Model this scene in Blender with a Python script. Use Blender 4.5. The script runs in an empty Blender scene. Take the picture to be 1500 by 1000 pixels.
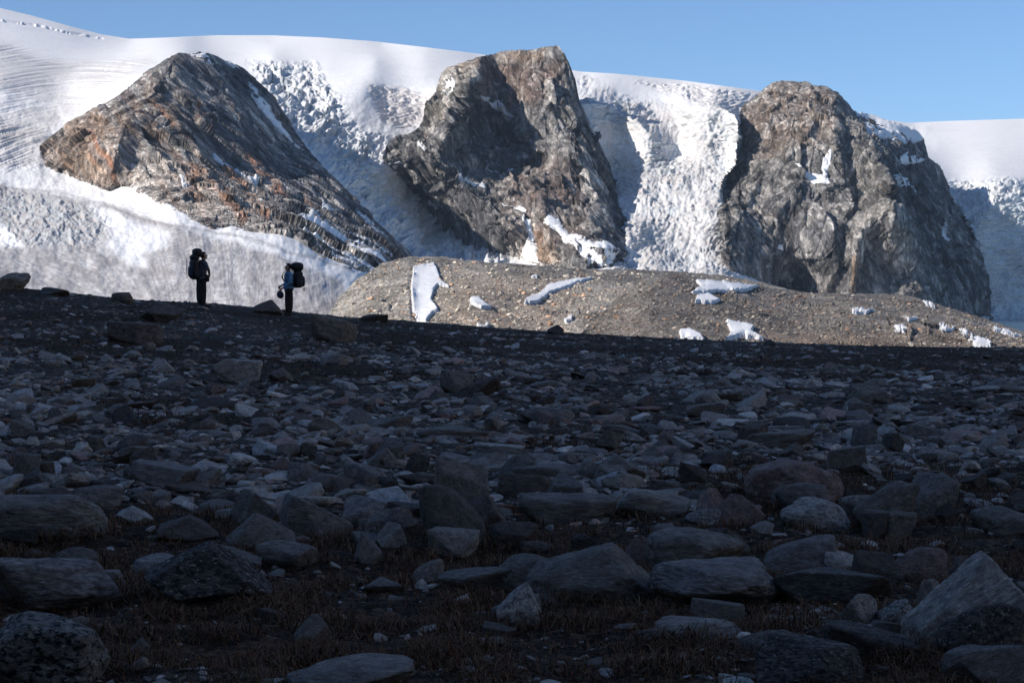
import bpy, bmesh, math, random
import numpy as np
from mathutils import Vector, Matrix, Euler

scene = bpy.context.scene
COL = scene.collection
R = math.radians

# ------------------------------------------------------------------ camera
FPX = 2799.0            # focal length in pixels of a 1500 px wide frame
HZ = 430.0              # row of the true horizon
EYE = 1.6
PITCH = math.atan((500.0 - HZ) / FPX)
cam_d = bpy.data.cameras.new("camera")
cam = bpy.data.objects.new("camera", cam_d)
COL.objects.link(cam)
cam.location = (0, 0, EYE)
cam.rotation_euler = (math.pi / 2 - PITCH, 0, 0)
cam_d.sensor_width = 36.0
cam_d.lens = 36.0 * FPX / 1500.0
cam_d.clip_start = 0.5
cam_d.clip_end = 60000
scene.camera = cam

# ------------------------------------------------------------------ sky and sun
SUN_DIR = Vector((170, 97, -109)).normalized()      # the way the light travels
elev = math.asin(-SUN_DIR.z)
world = bpy.data.worlds.new("World")
scene.world = world
world.use_nodes = True
wt = world.node_tree
bg = wt.nodes["Background"]
sky = wt.nodes.new("ShaderNodeTexSky")
sky.sky_type = 'NISHITA'
sky.sun_disc = False
sky.sun_elevation = elev
sky.sun_rotation = math.atan2(-SUN_DIR.x, -SUN_DIR.y)
sky.altitude = 2500
sky.air_density = 1.0
sky.dust_density = 0.0
sky.ozone_density = 5.5
wt.links.new(sky.outputs[0], bg.inputs[0])
bg.inputs[1].default_value = 0.10
sun_d = bpy.data.lights.new("sun", 'SUN')
sun_d.energy = 4.6
sun_d.angle = R(0.5)
sun_d.color = (1.0, 0.945, 0.885)
sun = bpy.data.objects.new("sun", sun_d)
COL.objects.link(sun)
sun.location = (-300, -100, 200)
sun.rotation_euler = SUN_DIR.to_track_quat('-Z', 'Y').to_euler()
scene.view_settings.view_transform = 'Standard'
scene.view_settings.look = 'None'
scene.view_settings.exposure = 0.4
scene.view_settings.gamma = 1.0

# ------------------------------------------------------------------ maths helpers
rs = np.random.RandomState(7)
PERM = np.concatenate([rs.permutation(256)] * 2).astype(np.int32)
GR = rs.normal(size=(256, 3)).astype(np.float32)
GR /= np.linalg.norm(GR, axis=1)[:, None]


def perlin(p):
    p = np.asarray(p, np.float32)
    i = np.floor(p).astype(np.int32)
    f = p - i
    i &= 255
    w = f * f * f * (f * (f * 6 - 15) + 10)
    out = np.zeros(p.shape[0], np.float32)
    for dx in (0, 1):
        for dy in (0, 1):
            for dz in (0, 1):
                h = PERM[PERM[PERM[(i[:, 0] + dx) & 255] + ((i[:, 1] + dy) & 255)] + ((i[:, 2] + dz) & 255)]
                g = GR[h]
                d = g[:, 0] * (f[:, 0] - dx) + g[:, 1] * (f[:, 1] - dy) + g[:, 2] * (f[:, 2] - dz)
                ww = (w[:, 0] if dx else 1 - w[:, 0]) * (w[:, 1] if dy else 1 - w[:, 1]) * (w[:, 2] if dz else 1 - w[:, 2])
                out += ww * d
    return out * 1.5


def fbm(p, octaves=5, gain=0.5, lac=2.03, ridged=False):
    p = np.asarray(p, np.float32).reshape(-1, 3)
    a, s, out, tot = 1.0, 1.0, 0, 0
    for k in range(octaves):
        n = perlin(p * s + 17.3 * k)
        if ridged:
            n = 1 - 2 * np.abs(n)
        out = out + a * n
        tot += a
        a *= gain
        s *= lac
    return out / tot


def facets(p, seed=0):
    """broken rock: every cell of a scattered lattice is its own tilted plane. returns height, joint distance, cell tone"""
    p = np.asarray(p, np.float32)
    i = np.floor(p).astype(np.int32)
    b1 = np.full(len(p), 9e9, np.float32)
    b2 = b1.copy()
    ht = np.zeros(len(p), np.float32)
    tone = np.zeros(len(p), np.float32)
    for dx in (-1, 0, 1):
        for dy in (-1, 0, 1):
            for dz in (-1, 0, 1):
                c = i + np.array([dx, dy, dz], np.int32)
                h = PERM[PERM[PERM[(c[:, 0] + seed) & 255] + (c[:, 1] & 255)] + (c[:, 2] & 255)]
                g = GR[h]
                q = c + 0.5 + 0.45 * g
                dl = p - q
                d = np.einsum('ij,ij->i', dl, dl)
                near = d < b1
                b2 = np.where(near, b1, np.minimum(b2, d))
                b1 = np.where(near, d, b1)
                g2 = GR[(h * 7 + 13) & 255]
                hh = np.einsum('ij,ij->i', dl, g2) + 0.35 * g2[:, 0]
                ht = np.where(near, hh, ht)
                tone = np.where(near, g2[:, 1], tone)
    return ht, np.sqrt(b2) - np.sqrt(b1), tone


def n2(U, V, su, sv=None, oct=4, seed=0.0, ridged=False, gain=0.5):
    """noise over two arrays"""
    sv = sv or su
    p = np.stack([U.ravel() / su, V.ravel() / sv, np.full(U.size, seed)], 1)
    return fbm(p, oct, gain, ridged=ridged).reshape(U.shape)


def sstep(x, a, b):
    t = np.clip((x - a) / (b - a), 0, 1)
    return t * t * (3 - 2 * t)


def seg_d(U, V, a, b):
    ax, ay = a
    bx, by = b
    dx, dy = bx - ax, by - ay
    L = dx * dx + dy * dy + 1e-9
    t = np.clip(((U - ax) * dx + (V - ay) * dy) / L, 0, 1)
    return np.hypot(U - ax - t * dx, V - ay - t * dy), (U - ax) * dy - (V - ay) * dx, t


def line_d(U, V, pts):
    best = np.full(U.shape, 1e9)
    side = np.zeros(U.shape)
    tt = np.zeros(U.shape)
    n = len(pts) - 1
    for k in range(n):
        d, s, t = seg_d(U, V, pts[k], pts[k + 1])
        m = d < best
        best = np.where(m, d, best)
        side = np.where(m, s, side)
        tt = np.where(m, (k + t) / n, tt)
    return best, side, tt


def poly_sd(U, V, poly):
    """distance to the outline, positive inside"""
    inside = np.zeros(U.shape, bool)
    best = np.full(U.shape, 1e9)
    n = len(poly)
    for k in range(n):
        a, b = poly[k], poly[(k + 1) % n]
        d, _, _ = seg_d(U, V, a, b)
        best = np.minimum(best, d)
        c = ((a[1] > V) != (b[1] > V)) & (U < (b[0] - a[0]) * (V - a[1]) / (b[1] - a[1] + 1e-12) + a[0])
        inside ^= c
    return np.where(inside, best, -best)


def tps(pts):
    pts = np.array(pts, float)
    X = pts[:, :2] / 300.0
    n = len(X)
    r = np.hypot(X[:, None, 0] - X[None, :, 0], X[:, None, 1] - X[None, :, 1])
    K = np.where(r > 0, r * r * np.log(r + 1e-12), 0) + np.eye(n) * 0.004
    Pm = np.hstack([np.ones((n, 1)), X])
    A = np.vstack([np.hstack([K, Pm]), np.hstack([Pm.T, np.zeros((3, 3))])])
    w = np.linalg.solve(A, np.concatenate([pts[:, 2], np.zeros(3)]))

    def f(U, V):
        u, v = U / 300.0, V / 300.0
        out = w[n] + w[n + 1] * u + w[n + 2] * v
        for k in range(n):
            rr = (u - X[k, 0]) ** 2 + (v - X[k, 1]) ** 2
            out = out + w[k] * 0.5 * rr * np.log(rr + 1e-12)
        return out
    return f


cp, sp = math.cos(PITCH), math.sin(PITCH)


def unproj(U, V, D):
    """world point seen at pixel (U, V) at distance D along y"""
    cx = (U - 750.0) / FPX
    cz = (500.0 - V) / FPX
    y = cp + cz * sp
    z = cz * cp - sp
    s = D / y
    return np.stack([cx * s, D * np.ones_like(s), z * s + EYE], -1)


def lerp_line(pts):
    a = np.array(pts, float)
    return lambda u: np.interp(u, a[:, 0], a[:, 1])


# ------------------------------------------------------------------ object helpers
def tag(o, label=None, cat=None, group=None, kind=None):
    if label: o['label'] = label
    if cat: o['category'] = cat
    if group: o['group'] = group
    if kind: o['kind'] = kind
    return o


def mesh_np(name, verts, faces, mat=None, smooth=True, col=None, parent=None):
    """verts (N,3), faces (M,k) of equal size"""
    verts = np.asarray(verts, np.float32)
    faces = np.asarray(faces, np.int32)
    me = bpy.data.meshes.new(name)
    n, k = faces.shape
    me.vertices.add(len(verts))
    me.vertices.foreach_set("co", verts.ravel())
    me.loops.add(n * k)
    me.loops.foreach_set("vertex_index", faces.ravel())
    me.polygons.add(n)
    me.polygons.foreach_set("loop_start", np.arange(0, n * k, k, dtype=np.int32))
    me.polygons.foreach_set("loop_total", np.full(n, k, np.int32))
    me.polygons.foreach_set("use_smooth", np.full(n, smooth, bool))
    me.update(calc_edges=True)
    me.validate()
    if col is not None:
        ca = me.color_attributes.new("Col", 'FLOAT_COLOR', 'POINT')
        c = np.ones((len(verts), 4), np.float32)
        c[:, :3] = col
        ca.data.foreach_set("color", c.ravel())
    if mat: me.materials.append(mat)
    o = bpy.data.objects.new(name, me)
    COL.objects.link(o)
    if parent: o.parent = parent
    return o


def grid_faces(nr, nc, keep=None):
    i = np.arange(nr - 1)[:, None] * nc + np.arange(nc - 1)[None, :]
    f = np.stack([i, i + 1, i + nc + 1, i + nc], -1).reshape(-1, 4)
    if keep is not None:
        f = f[keep[:-1, :-1].ravel() | keep[1:, 1:].ravel() | keep[1:, :-1].ravel() | keep[:-1, 1:].ravel()]
    return f


def compact(verts, faces, col=None):
    used = np.unique(faces)
    m = np.full(len(verts), -1, np.int64)
    m[used] = np.arange(len(used))
    return verts[used], m[faces], (None if col is None else col[used])


def grid_normals(P):
    a = np.gradient(P, axis=1)
    b = np.gradient(P, axis=0)
    n = np.cross(a, b)
    n /= np.linalg.norm(n, axis=2)[..., None] + 1e-9
    return n


# ------------------------------------------------------------------ materials
def new_mat(name):
    m = bpy.data.materials.new(name)
    m.use_nodes = True
    nt = m.node_tree
    b = nt.nodes["Principled BSDF"]
    return m, nt, b


def N(nt, typ, **kw):
    n = nt.nodes.new(typ)
    for k, v in kw.items():
        if k in n.inputs:
            n.inputs[k].default_value = v
        else:
            setattr(n, k, v)
    return n


def ramp(nt, src, stops, interp='LINEAR'):
    r = nt.nodes.new("ShaderNodeValToRGB")
    r.color_ramp.interpolation = interp
    el = r.color_ramp.elements
    while len(el) < len(stops): el.new(0.5)
    for e, (p, c) in zip(el, stops):
        e.position = p
        e.color = (c, c, c, 1) if isinstance(c, (int, float)) else (*c, 1)
    nt.links.new(src, r.inputs[0])
    return r.outputs[0]


def mix(nt, a, b, fac, mode='MIX'):
    m = nt.nodes.new("ShaderNodeMix")
    m.data_type = 'RGBA'
    m.blend_type = mode
    for idx, v in ((0, fac), (6, a), (7, b)):
        if hasattr(v, 'is_linked') or isinstance(v, bpy.types.NodeSocket):
            nt.links.new(v, m.inputs[idx])
        else:
            m.inputs[idx].default_value = v if idx == 0 else ((v, v, v, 1) if isinstance(v, (int, float)) else (*v, 1))
    return m.outputs[2]


def noise(nt, vec, scale, detail=6, rough=0.55, dist=0.0):
    n = N(nt, "ShaderNodeTexNoise", Scale=scale, Detail=detail, Roughness=rough, Distortion=dist)
    nt.links.new(vec, n.inputs["Vector"])
    return n.outputs[0]


def bump(nt, bsdf, h, dist, strength=1.0, prev=None):
    b = N(nt, "ShaderNodeBump", Strength=strength, Distance=dist)
    nt.links.new(h, b.inputs["Height"])
    if prev is not None: nt.links.new(prev, b.inputs["Normal"])
    nt.links.new(b.outputs[0], bsdf.inputs["Normal"])
    return b.outputs[0]


def stretch(nt, src, rot, scale):
    a = N(nt, "ShaderNodeMapping")
    a.inputs["Rotation"].default_value = rot
    nt.links.new(src, a.inputs["Vector"])
    m = N(nt, "ShaderNodeMapping")
    m.inputs["Scale"].default_value = scale
    nt.links.new(a.outputs[0], m.inputs["Vector"])
    return m.outputs[0]


def attr_terrain(name, s, bd, contrast=(0.62, 1.4), rough=0.9, strat=None, bstr=1.0, cells=0.0):
    """terrain coloured by its vertices: minerals, and light and shade painted on the peaks, with fine grain on top"""
    m, nt, b = new_mat(name)
    tc = N(nt, "ShaderNodeTexCoord").outputs["Object"]
    at = N(nt, "ShaderNodeVertexColor", layer_name="Col").outputs[0]
    vec = stretch(nt, tc, *strat) if strat else tc
    n1 = noise(nt, vec, s, 9, 0.7)
    n2_ = noise(nt, tc, s * 5, 5, 0.6)
    g = ramp(nt, n1, [(0.32, contrast[0]), (0.7, contrast[1])])
    c = mix(nt, at, g, 1.0, 'MULTIPLY')
    if cells:
        vr = N(nt, "ShaderNodeTexVoronoi", Scale=cells)
        nt.links.new(vec, vr.inputs["Vector"])
        sc_ = N(nt, "ShaderNodeSeparateColor")
        nt.links.new(vr.outputs["Color"], sc_.inputs[0])
        c = mix(nt, c, ramp(nt, sc_.outputs[0], [(0.0, 0.55), (0.6, 1.0), (1.0, 1.7)]), 1.0, 'MULTIPLY')
    g2 = ramp(nt, n2_, [(0.3, 0.8), (0.7, 1.2)])
    c = mix(nt, c, g2, 1.0, 'MULTIPLY')
    nt.links.new(c, b.inputs["Base Color"])
    b.inputs["Roughness"].default_value = rough
    b.inputs["Specular IOR Level"].default_value = 0.2
    p = bump(nt, b, n1, bd, bstr)
    if cells:
        p = bump(nt, b, sc_.outputs[1], bd * 0.35, bstr, p)
    bump(nt, b, n2_, bd * 0.3, bstr, p)
    return m


M_rock1 = attr_terrain("rock_streaked", 0.09, 9.0, (0.4, 1.75), strat=((0, R(-52), 0), (0.3, 1.0, 1.0)), cells=0.28)
M_rock2 = attr_terrain("rock_cliff", 0.09, 9.0, (0.4, 1.7), strat=((0, R(-72), 0), (0.38, 1.0, 1.0)), cells=0.25)
M_moraine = attr_terrain("moraine_debris", 0.35, 1.6, (0.6, 1.45), cells=0.9)
M_ice = attr_terrain("glacier_ice", 0.05, 2.2, (0.93, 1.06), rough=0.75, bstr=0.6)
M_snow = attr_terrain("old_snow", 0.08, 1.0, (0.96, 1.03), rough=0.7, bstr=0.4)


# ------------------------------------------------------------------ glacier and ice cap
SKY_PTS = [(-200, -28), (-60, 3), (0, 12), (50, 24), (100, 38), (150, 51), (190, 57), (250, 55), (320, 52), (400, 52), (470, 55),
           (550, 61), (620, 69), (700, 79), (760, 88), (850, 105), (900, 108), (1000, 118), (1060, 126), (1110, 133), (1200, 150),
           (1260, 170), (1330, 180), (1400, 177), (1500, 174), (1600, 172), (1750, 170)]
SKYL = lerp_line(SKY_PTS)
GC = [(-200, 500, 650), (0, 480, 780), (250, 480, 780), (480, 480, 780), (700, 490, 1300), (1000, 490, 1500), (1300, 500, 1900), (1650, 500, 2680),
      (-200, 400, 1150), (0, 400, 1250), (250, 400, 1250), (450, 410, 1270),
      (0, 340, 1720), (200, 340, 1700), (330, 342, 1690), (435, 352, 1690), (480, 380, 1640), (540, 395, 1760),
      (-200, 250, 2000), (0, 250, 2080), (150, 275, 2030), (60, 215, 2260), (0, 190, 2350), (-200, 150, 2700),
      (0, 130, 2800), (100, 150, 2750), (150, 120, 2950), (200, 100, 3150), (270, 85, 3500), (0, 80, 3500), (0, 45, 4300), (0, 12, 5200), (-200, -28, 5200), (100, 38, 5200), (190, 57, 5400),
      (300, 52, 6500), (400, 52, 7000), (400, 85, 3950), (400, 110, 3480), (450, 140, 3080), (480, 180, 2800), (520, 205, 2760), (560, 240, 2660),
      (560, 290, 2610), (600, 340, 2530), (620, 378, 2460), (700, 378, 2530), (780, 390, 2530), (550, 90, 3800), (480, 95, 3800), (620, 85, 4300), (560, 61, 6500), (560, 140, 3180), (620, 160, 3130), (620, 110, 3530), (700, 90, 5000), (700, 110, 3600), (720, 200, 3080), (720, 300, 2780),
      (850, 105, 6000), (1000, 118, 6000), (860, 135, 3230), (900, 150, 3080), (930, 165, 3020), (1000, 184, 2940), (1000, 155, 3020), (1050, 145, 3070), (1000, 130, 3580), (1090, 165, 3020),
      (900, 240, 2880), (1000, 220, 2880), (1060, 220, 2850), (930, 330, 2640), (918, 350, 2580), (925, 275, 2760), (1000, 320, 2680), (1050, 320, 2670), (930, 395, 2480), (1000, 400, 2480), (1070, 400, 2530),
      (1150, 430, 2680), (1300, 440, 2780), (1200, 250, 3130), (1450, 470, 3060), (1500, 466, 3130), (1650, 466, 3180), (1480, 400, 3140), (1500, 330, 3230), (1400, 285, 3340),
      (1500, 270, 3430), (1650, 300, 3430), (1450, 240, 3700), (1340, 230, 3600), (1500, 210, 4600), (1340, 182, 6000), (1500, 174, 6200), (1650, 172, 6200)]
_g = tps([(a, b_, math.log(c_)) for a, b_, c_ in GC])
GS = lambda U, V: np.exp(_g(U, V))

nc, nr = 1480, 520
gu = np.linspace(-170, 1670, nc)
t = np.linspace(0, 1, nr)
U = np.repeat(gu[None, :], nr, 0)
Vb = 500.0
V = Vb + (SKYL(U) - Vb) * (1 - (1 - t[:, None]) ** 1.15)
D = np.maximum(GS(U, V), 500)
for k in range(1, nr):
    D[k] = np.maximum(D[k], D[k - 1] + 0.4)
MOUNT = []


def peak_depth(name, crest, bottom, ctrl):
    """distance of a peak's face for every picture point; its foot meets the ice along the bottom line"""
    pts = [(a, b_, math.log(c_)) for a, b_, c_ in ctrl]
    bo_ = lerp_line(bottom)
    for u in np.linspace(crest[0][0], crest[-1][0], 16):
        pts.append((u, float(bo_(u)), math.log(float(GS(np.array(u), bo_(np.array(u)))))))
    f_ = tps(pts)
    return lambda U, V: np.exp(f_(U, V))


CREST1 = [(56, 226), (62, 214), (75, 200), (95, 183), (130, 165), (170, 140), (210, 108), (240, 88), (262, 78), (275, 81), (292, 77), (310, 80), (330, 88), (350, 98), (375, 115),
     (400, 140), (420, 170), (440, 200), (460, 225), (480, 250), (505, 275), (530, 300), (550, 322), (575, 345), (600, 368), (612, 380)]
BOTTOM1 = [(56, 232), (62, 236), (85, 250), (130, 268), (158, 278), (172, 268), (185, 270), (230, 292), (260, 312), (310, 334), (350, 338), (400, 342), (435, 350), (470, 375), (520, 400), (560, 392), (612, 384)]
CTRL1 = [(62, 214, 2270), (130, 165, 2290), (200, 115, 2330), (262, 78, 2360), (330, 88, 2520), (400, 140, 2570), (440, 200, 2520), (505, 275, 2400), (560, 335, 2280),
     (110, 215, 2110), (165, 215, 2060), (230, 180, 2140), (290, 160, 2230), (230, 250, 2010), (320, 250, 2090), (400, 230, 2310), (400, 300, 1990), (470, 300, 2170), (500, 350, 2000), (350, 200, 2250)]
CREST2 = [(560, 228), (566, 212), (578, 200), (602, 194), (613, 183), (624, 158), (638, 132), (648, 106), (668, 93), (700, 84), (740, 75), (780, 71), (818, 67), (828, 80), (837, 102),
     (843, 118), (850, 152), (862, 178), (882, 211), (896, 243), (904, 285), (913, 318), (919, 350)]
BOTTOM2 = [(560, 240), (580, 262), (600, 275), (625, 302), (645, 335), (700, 366), (760, 378), (800, 392), (860, 398), (905, 385), (919, 370)]
CTRL2 = [(602, 194, 2700), (648, 106, 2920), (700, 84, 2960), (780, 71, 2900), (818, 67, 2840), (843, 118, 2860), (862, 178, 2840), (896, 243, 2800), (913, 318, 2690),
     (690, 125, 2800), (730, 130, 2900), (660, 180, 2720), (720, 200, 2800), (790, 150, 2780), (840, 220, 2700), (780, 250, 2700), (700, 280, 2630), (640, 260, 2630), (870, 320, 2580), (800, 330, 2570), (740, 340, 2550)]
CREST3 = [(1053, 292), (1058, 268), (1064, 254), (1080, 240), (1083, 172), (1088, 155), (1103, 144), (1118, 131), (1132, 121), (1150, 118), (1185, 121), (1210, 127), (1228, 137), (1240, 150),
     (1250, 164), (1270, 167), (1295, 174), (1320, 181), (1340, 190), (1354, 206), (1360, 230), (1376, 243), (1386, 265), (1396, 290), (1411, 312), (1425, 340), (1440, 375), (1448, 410), (1453, 450)]
BOTTOM3 = [(1053, 300), (1062, 340), (1070, 395), (1100, 410), (1200, 430), (1300, 445), (1380, 455), (1453, 468)]
CTRL3 = [(1060, 262, 2880), (1086, 160, 3000), (1150, 118, 3060), (1210, 127, 3060), (1240, 150, 3060), (1270, 167, 3210), (1320, 181, 3210), (1354, 206, 3270), (1376, 243, 3290), (1396, 290, 3290), (1425, 340, 3230), (1448, 410, 3130),
     (1110, 180, 2930), (1170, 180, 2890), (1230, 190, 2900), (1280, 210, 2920), (1300, 245, 2830), (1120, 260, 2800), (1200, 260, 2780), (1270, 270, 2840), (1312, 290, 2740), (1350, 260, 3120), (1120, 340, 2700), (1200, 350, 2680), (1280, 350, 2710), (1335, 340, 2800), (1380, 350, 3000), (1400, 400, 2920), (1300, 410, 2720), (1380, 430, 2840)]
PEAKS = [(CREST1, BOTTOM1, CTRL1), (CREST2, BOTTOM2, CTRL2), (CREST3, BOTTOM3, CTRL3)]
# under the peaks the ice lies well behind their faces
for crest_, bottom_, ctrl_ in PEAKS:
    poly_ = list(crest_) + list(bottom_)[::-1]
    sd_ = poly_sd(U, V, poly_)
    fd_ = peak_depth("", crest_, bottom_, ctrl_)(U, V)
    D = np.where(sd_ > 0, np.maximum(D, fd_ - 10 + 190 * sstep(sd_, 0, 22)), D)
Uw = U + 10 * n2(U, V, 60, oct=3, seed=3)
Vw = V + 8 * n2(U, V, 60, oct=3, seed=5)


def pm(poly, soft=6, rough=True):
    return sstep(poly_sd(Uw if rough else U, Vw if rough else V, poly), -soft, soft)


fall_l = pm([(365, 92), (460, 95), (520, 190), (575, 205), (560, 250), (640, 300), (760, 395), (600, 395), (470, 230), (400, 150)], 10)
fall_r = pm([(845, 110), (930, 150), (1000, 160), (1080, 170), (1095, 230), (1060, 260), (1080, 410), (890, 410), (905, 300), (860, 200)], 10)
fall_rr = pm([(1385, 268), (1700, 262), (1700, 480), (1440, 480)], 8)
rough_ll = pm([(-200, 265), (0, 272), (60, 285), (150, 305), (165, 345), (120, 365), (60, 360), (-200, 350)], 12)
flow_l = pm([(-200, 170), (0, 185), (60, 190), (75, 215), (60, 245), (0, 252), (-200, 240)], 8)
dirt_up = pm([(-200, 50), (0, 62), (60, 85), (130, 92), (215, 84), (225, 92), (150, 135), (90, 180), (60, 205), (-200, 230)], 10)
dirt_mid = pm([(540, 122), (585, 128), (640, 145), (650, 165), (600, 190), (560, 180), (540, 140)], 6)
dirt_ll = pm([(-200, 272), (0, 268), (130, 285), (250, 318), (370, 350), (500, 395), (520, 480), (-200, 500)], 4)
dirt_rt = pm([(930, 118), (1060, 126), (1120, 140), (1090, 175), (1040, 160), (980, 140)], 8)
snow_band = pm([(-200, 225), (0, 247), (62, 238), (120, 262), (165, 268), (260, 305), (320, 332), (440, 345), (540, 395), (500, 410), (400, 372), (300, 345), (180, 305), (60, 280), (0, 268), (-200, 255)], 5)
snow_patch_c = pm([(135, 300), (165, 308), (250, 340), (245, 362), (205, 372), (215, 392), (185, 388), (150, 360), (165, 345)], 7)
snow_far_left = pm([(-200, 320), (0, 325), (35, 358), (0, 360), (-200, 370)], 4)
snow_uleft = pm([(-200, 130), (0, 132), (40, 142), (75, 152), (40, 160), (0, 168), (-200, 170)], 6)

n_low = n2(U, V, 40, oct=4, seed=11)
# foliation of the lower left tongue: bands that fan out to the snout
ang = 0.55 + 0.9 * sstep(U, 150, 420)
fu = U * np.sin(ang) - V * np.cos(ang) + 14 * n2(U, V, 90, oct=2, seed=21)
fv = U * np.cos(ang) + V * np.sin(ang)
fol = n2(fu, fv, 3.0, 42, oct=4, seed=31, ridged=True, gain=0.6)
fol2 = n2(fu, fv, 13, 120, oct=3, seed=33)
# upper left flow bands following the curve of the ice
fc = np.hypot(U - 120, (V - 330) * 1.6)
flo = n2(fc, np.arctan2(V - 330, U - 120) * 60, 4.0, 60, oct=3, seed=41, ridged=True)
crev = n2(Uw, Vw, 16, 5, oct=4, seed=51, ridged=True)
vst = n2(Uw + 0.25 * Vw, Vw, 7, 26, oct=4, seed=52, ridged=True)
crev2 = n2(Uw, Vw, 9, 11, oct=4, seed=53, ridged=True)

crev, crev2, fol, flo, vst = [q_ - q_.mean() for q_ in (crev, crev2, fol, flo, vst)]
hs1, js1, ts1 = [q_.reshape(U.shape) for q_ in facets(np.stack([Uw.ravel() / 17, Vw.ravel() / 9, np.zeros(U.size)], 1), 31)]
hs2, js2, ts2 = [q_.reshape(U.shape) for q_ in facets(np.stack([Uw.ravel() / 7, Vw.ravel() / 4.5, np.zeros(U.size)], 1), 37)]
ser = 1.0 * hs1 + 0.6 * hs2
smask = np.clip(0.45 + 1.1 * n2(U, V, 45, oct=3, seed=57), 0, 1)
scl = D / 2500.0
disp = 5 * n_low * scl * sstep(V, 90, 200) * (1 - sstep(U, 1330, 1380) * sstep(V, 268, 255))
disp += fall_l * (3.5 * crev + 12 * ser * np.maximum(smask, 0.35) + 8 * n_low) * scl + fall_r * (1.6 * vst + 5 * ser * smask + 5 * n_low) * scl + fall_rr * 5 * (crev + ser) * scl
disp += rough_ll * (1.5 * crev + 2 * ser) * scl + flow_l * 4 * flo * scl + dirt_ll * (1 - snow_band) * (0.35 * fol + 0.35 * fol2 + 1.0 * n2(U, V, 30, 16, oct=3, seed=36)) * scl
disp += dirt_up * 3.0 * flo * scl + dirt_mid * 5 * crev * scl + dirt_rt * 5 * crev * scl
bz_d, _, _ = line_d(U, V, [(-50, 26), (0, 30), (60, 38), (95, 47), (150, 56)])
bz = sstep(-bz_d, -2.4, -0.6) * sstep(n2(U, V, 7, oct=2, seed=61), -0.3, 0.0)
disp -= bz * 4
edge = sstep(SKYL(U) - V, -9, -1)
disp *= (1 - edge)
P = unproj(U, V, D)
nrm = grid_normals(P)
nrm *= np.sign(nrm[..., 2:3] + 1e-9)
P = P + nrm * disp[..., None]
white = np.array([0.84, 0.825, 0.805])
grey = np.array([0.55, 0.50, 0.465])
dark = np.array([0.26, 0.235, 0.225])
blue = np.array([0.58, 0.68, 0.71])


def blend(c, to, m):
    return c + (to - c) * np.clip(m, 0, 1)[..., None]


gcol = np.ones(U.shape + (3,)) * white
gcol = gcol * (1 - 0.07 * sstep(n2(U, V, 120, 14, oct=5, seed=91), 0.0, 0.5))[..., None]
gcol = blend(gcol, grey, dirt_up * (0.40 + 0.45 * flo + 0.4 * n_low))
gcol = blend(gcol, white * 1.02, snow_uleft)
gcol = blend(gcol, grey, flow_l * (0.35 + 0.5 * flo))
gcol = blend(gcol, grey, dirt_mid * (0.75 + 0.6 * crev))
gcol = blend(gcol, grey, dirt_rt * (0.45 + 0.6 * crev))
gcol = blend(gcol, grey * 0.74, dirt_ll * np.clip(0.66 + 0.65 * fol + 0.2 * fol2 + 0.55 * n2(Uw, Vw, 40, 15, oct=5, seed=37, gain=0.6), 0, 1))
gcol = blend(gcol, dark, dirt_ll * np.clip(fol2 * 0.2 + fol * 0.5 + 0.7 * n2(Uw + 0.5 * Vw, Vw, 26, 9, oct=5, seed=38, ridged=True, gain=0.6) - 0.12, 0, 0.5))
gcol = blend(gcol, grey * 0.9, rough_ll * 0.6)
gcol = blend(gcol, blue * 0.95, rough_ll * np.clip(0.2 + 0.9 * crev, 0, 0.6))
gcol = blend(gcol, dark, rough_ll * np.clip(-0.9 * crev2 - 0.1, 0, 0.6))
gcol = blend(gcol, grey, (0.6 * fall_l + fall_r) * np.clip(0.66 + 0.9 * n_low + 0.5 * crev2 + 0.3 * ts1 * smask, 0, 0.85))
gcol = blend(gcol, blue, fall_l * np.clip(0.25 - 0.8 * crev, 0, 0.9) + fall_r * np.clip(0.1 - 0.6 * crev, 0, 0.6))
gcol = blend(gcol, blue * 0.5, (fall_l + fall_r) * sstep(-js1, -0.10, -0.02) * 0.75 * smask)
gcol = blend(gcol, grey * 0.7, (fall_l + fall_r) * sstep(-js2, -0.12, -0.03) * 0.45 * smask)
gcol = blend(gcol, blue * 0.85, fall_rr * np.clip(0.45 + 0.6 * crev, 0, 0.9))
gcol = blend(gcol, grey, fall_rr * np.clip(0.3 + n_low, 0, 0.6))
gcol = blend(gcol, white * 1.03, np.clip(snow_band + snow_patch_c + snow_far_left, 0, 1))
for ln, w_, a_ in (([(180, 300), (260, 328), (330, 345), (480, 385)], 1.6, 0.5), ([(60, 300), (150, 328), (200, 348)], 1.6, 0.5), ([(215, 374), (240, 392), (300, 410), (420, 424)], 1.5, 0.35),
                   ([(400, 380), (409, 420), (404, 462)], 2.2, 0.38), ([(441, 392), (431, 440), (436, 470)], 2.0, 0.35), ([(365, 382), (373, 430), (366, 460)], 1.4, 0.3), ([(330, 390), (338, 430), (330, 455)], 1.6, 0.3), ([(285, 385), (298, 430), (296, 450)], 1.4, 0.28), ([(20, 380), (35, 400), (60, 425)], 2.0, 0.4),
                   ([(100, 100), (150, 92), (215, 86)], 1.4, 0.35), ([(0, 75), (60, 92), (120, 98), (180, 95)], 1.6, 0.3), ([(110, 128), (160, 120), (200, 104)], 1.4, 0.3),([(150, 302), (250, 330), (370, 352), (470, 380), (520, 398)], 4, 0.75), ([(0, 272), (80, 280), (160, 300), (190, 320)], 4, 0.6),
                   ([(960, 390), (985, 330), (965, 290)], 1.5, 0.6), ([(1058, 260), (1062, 320), (1066, 395)], 5, 0.5)):
    dd, _, _ = line_d(Uw, Vw, ln)
    gcol = blend(gcol, dark, a_ * sstep(-dd, -w_, 0) * (0.6 + 0.5 * crev))
low = sstep(V, 455, 475)
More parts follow.
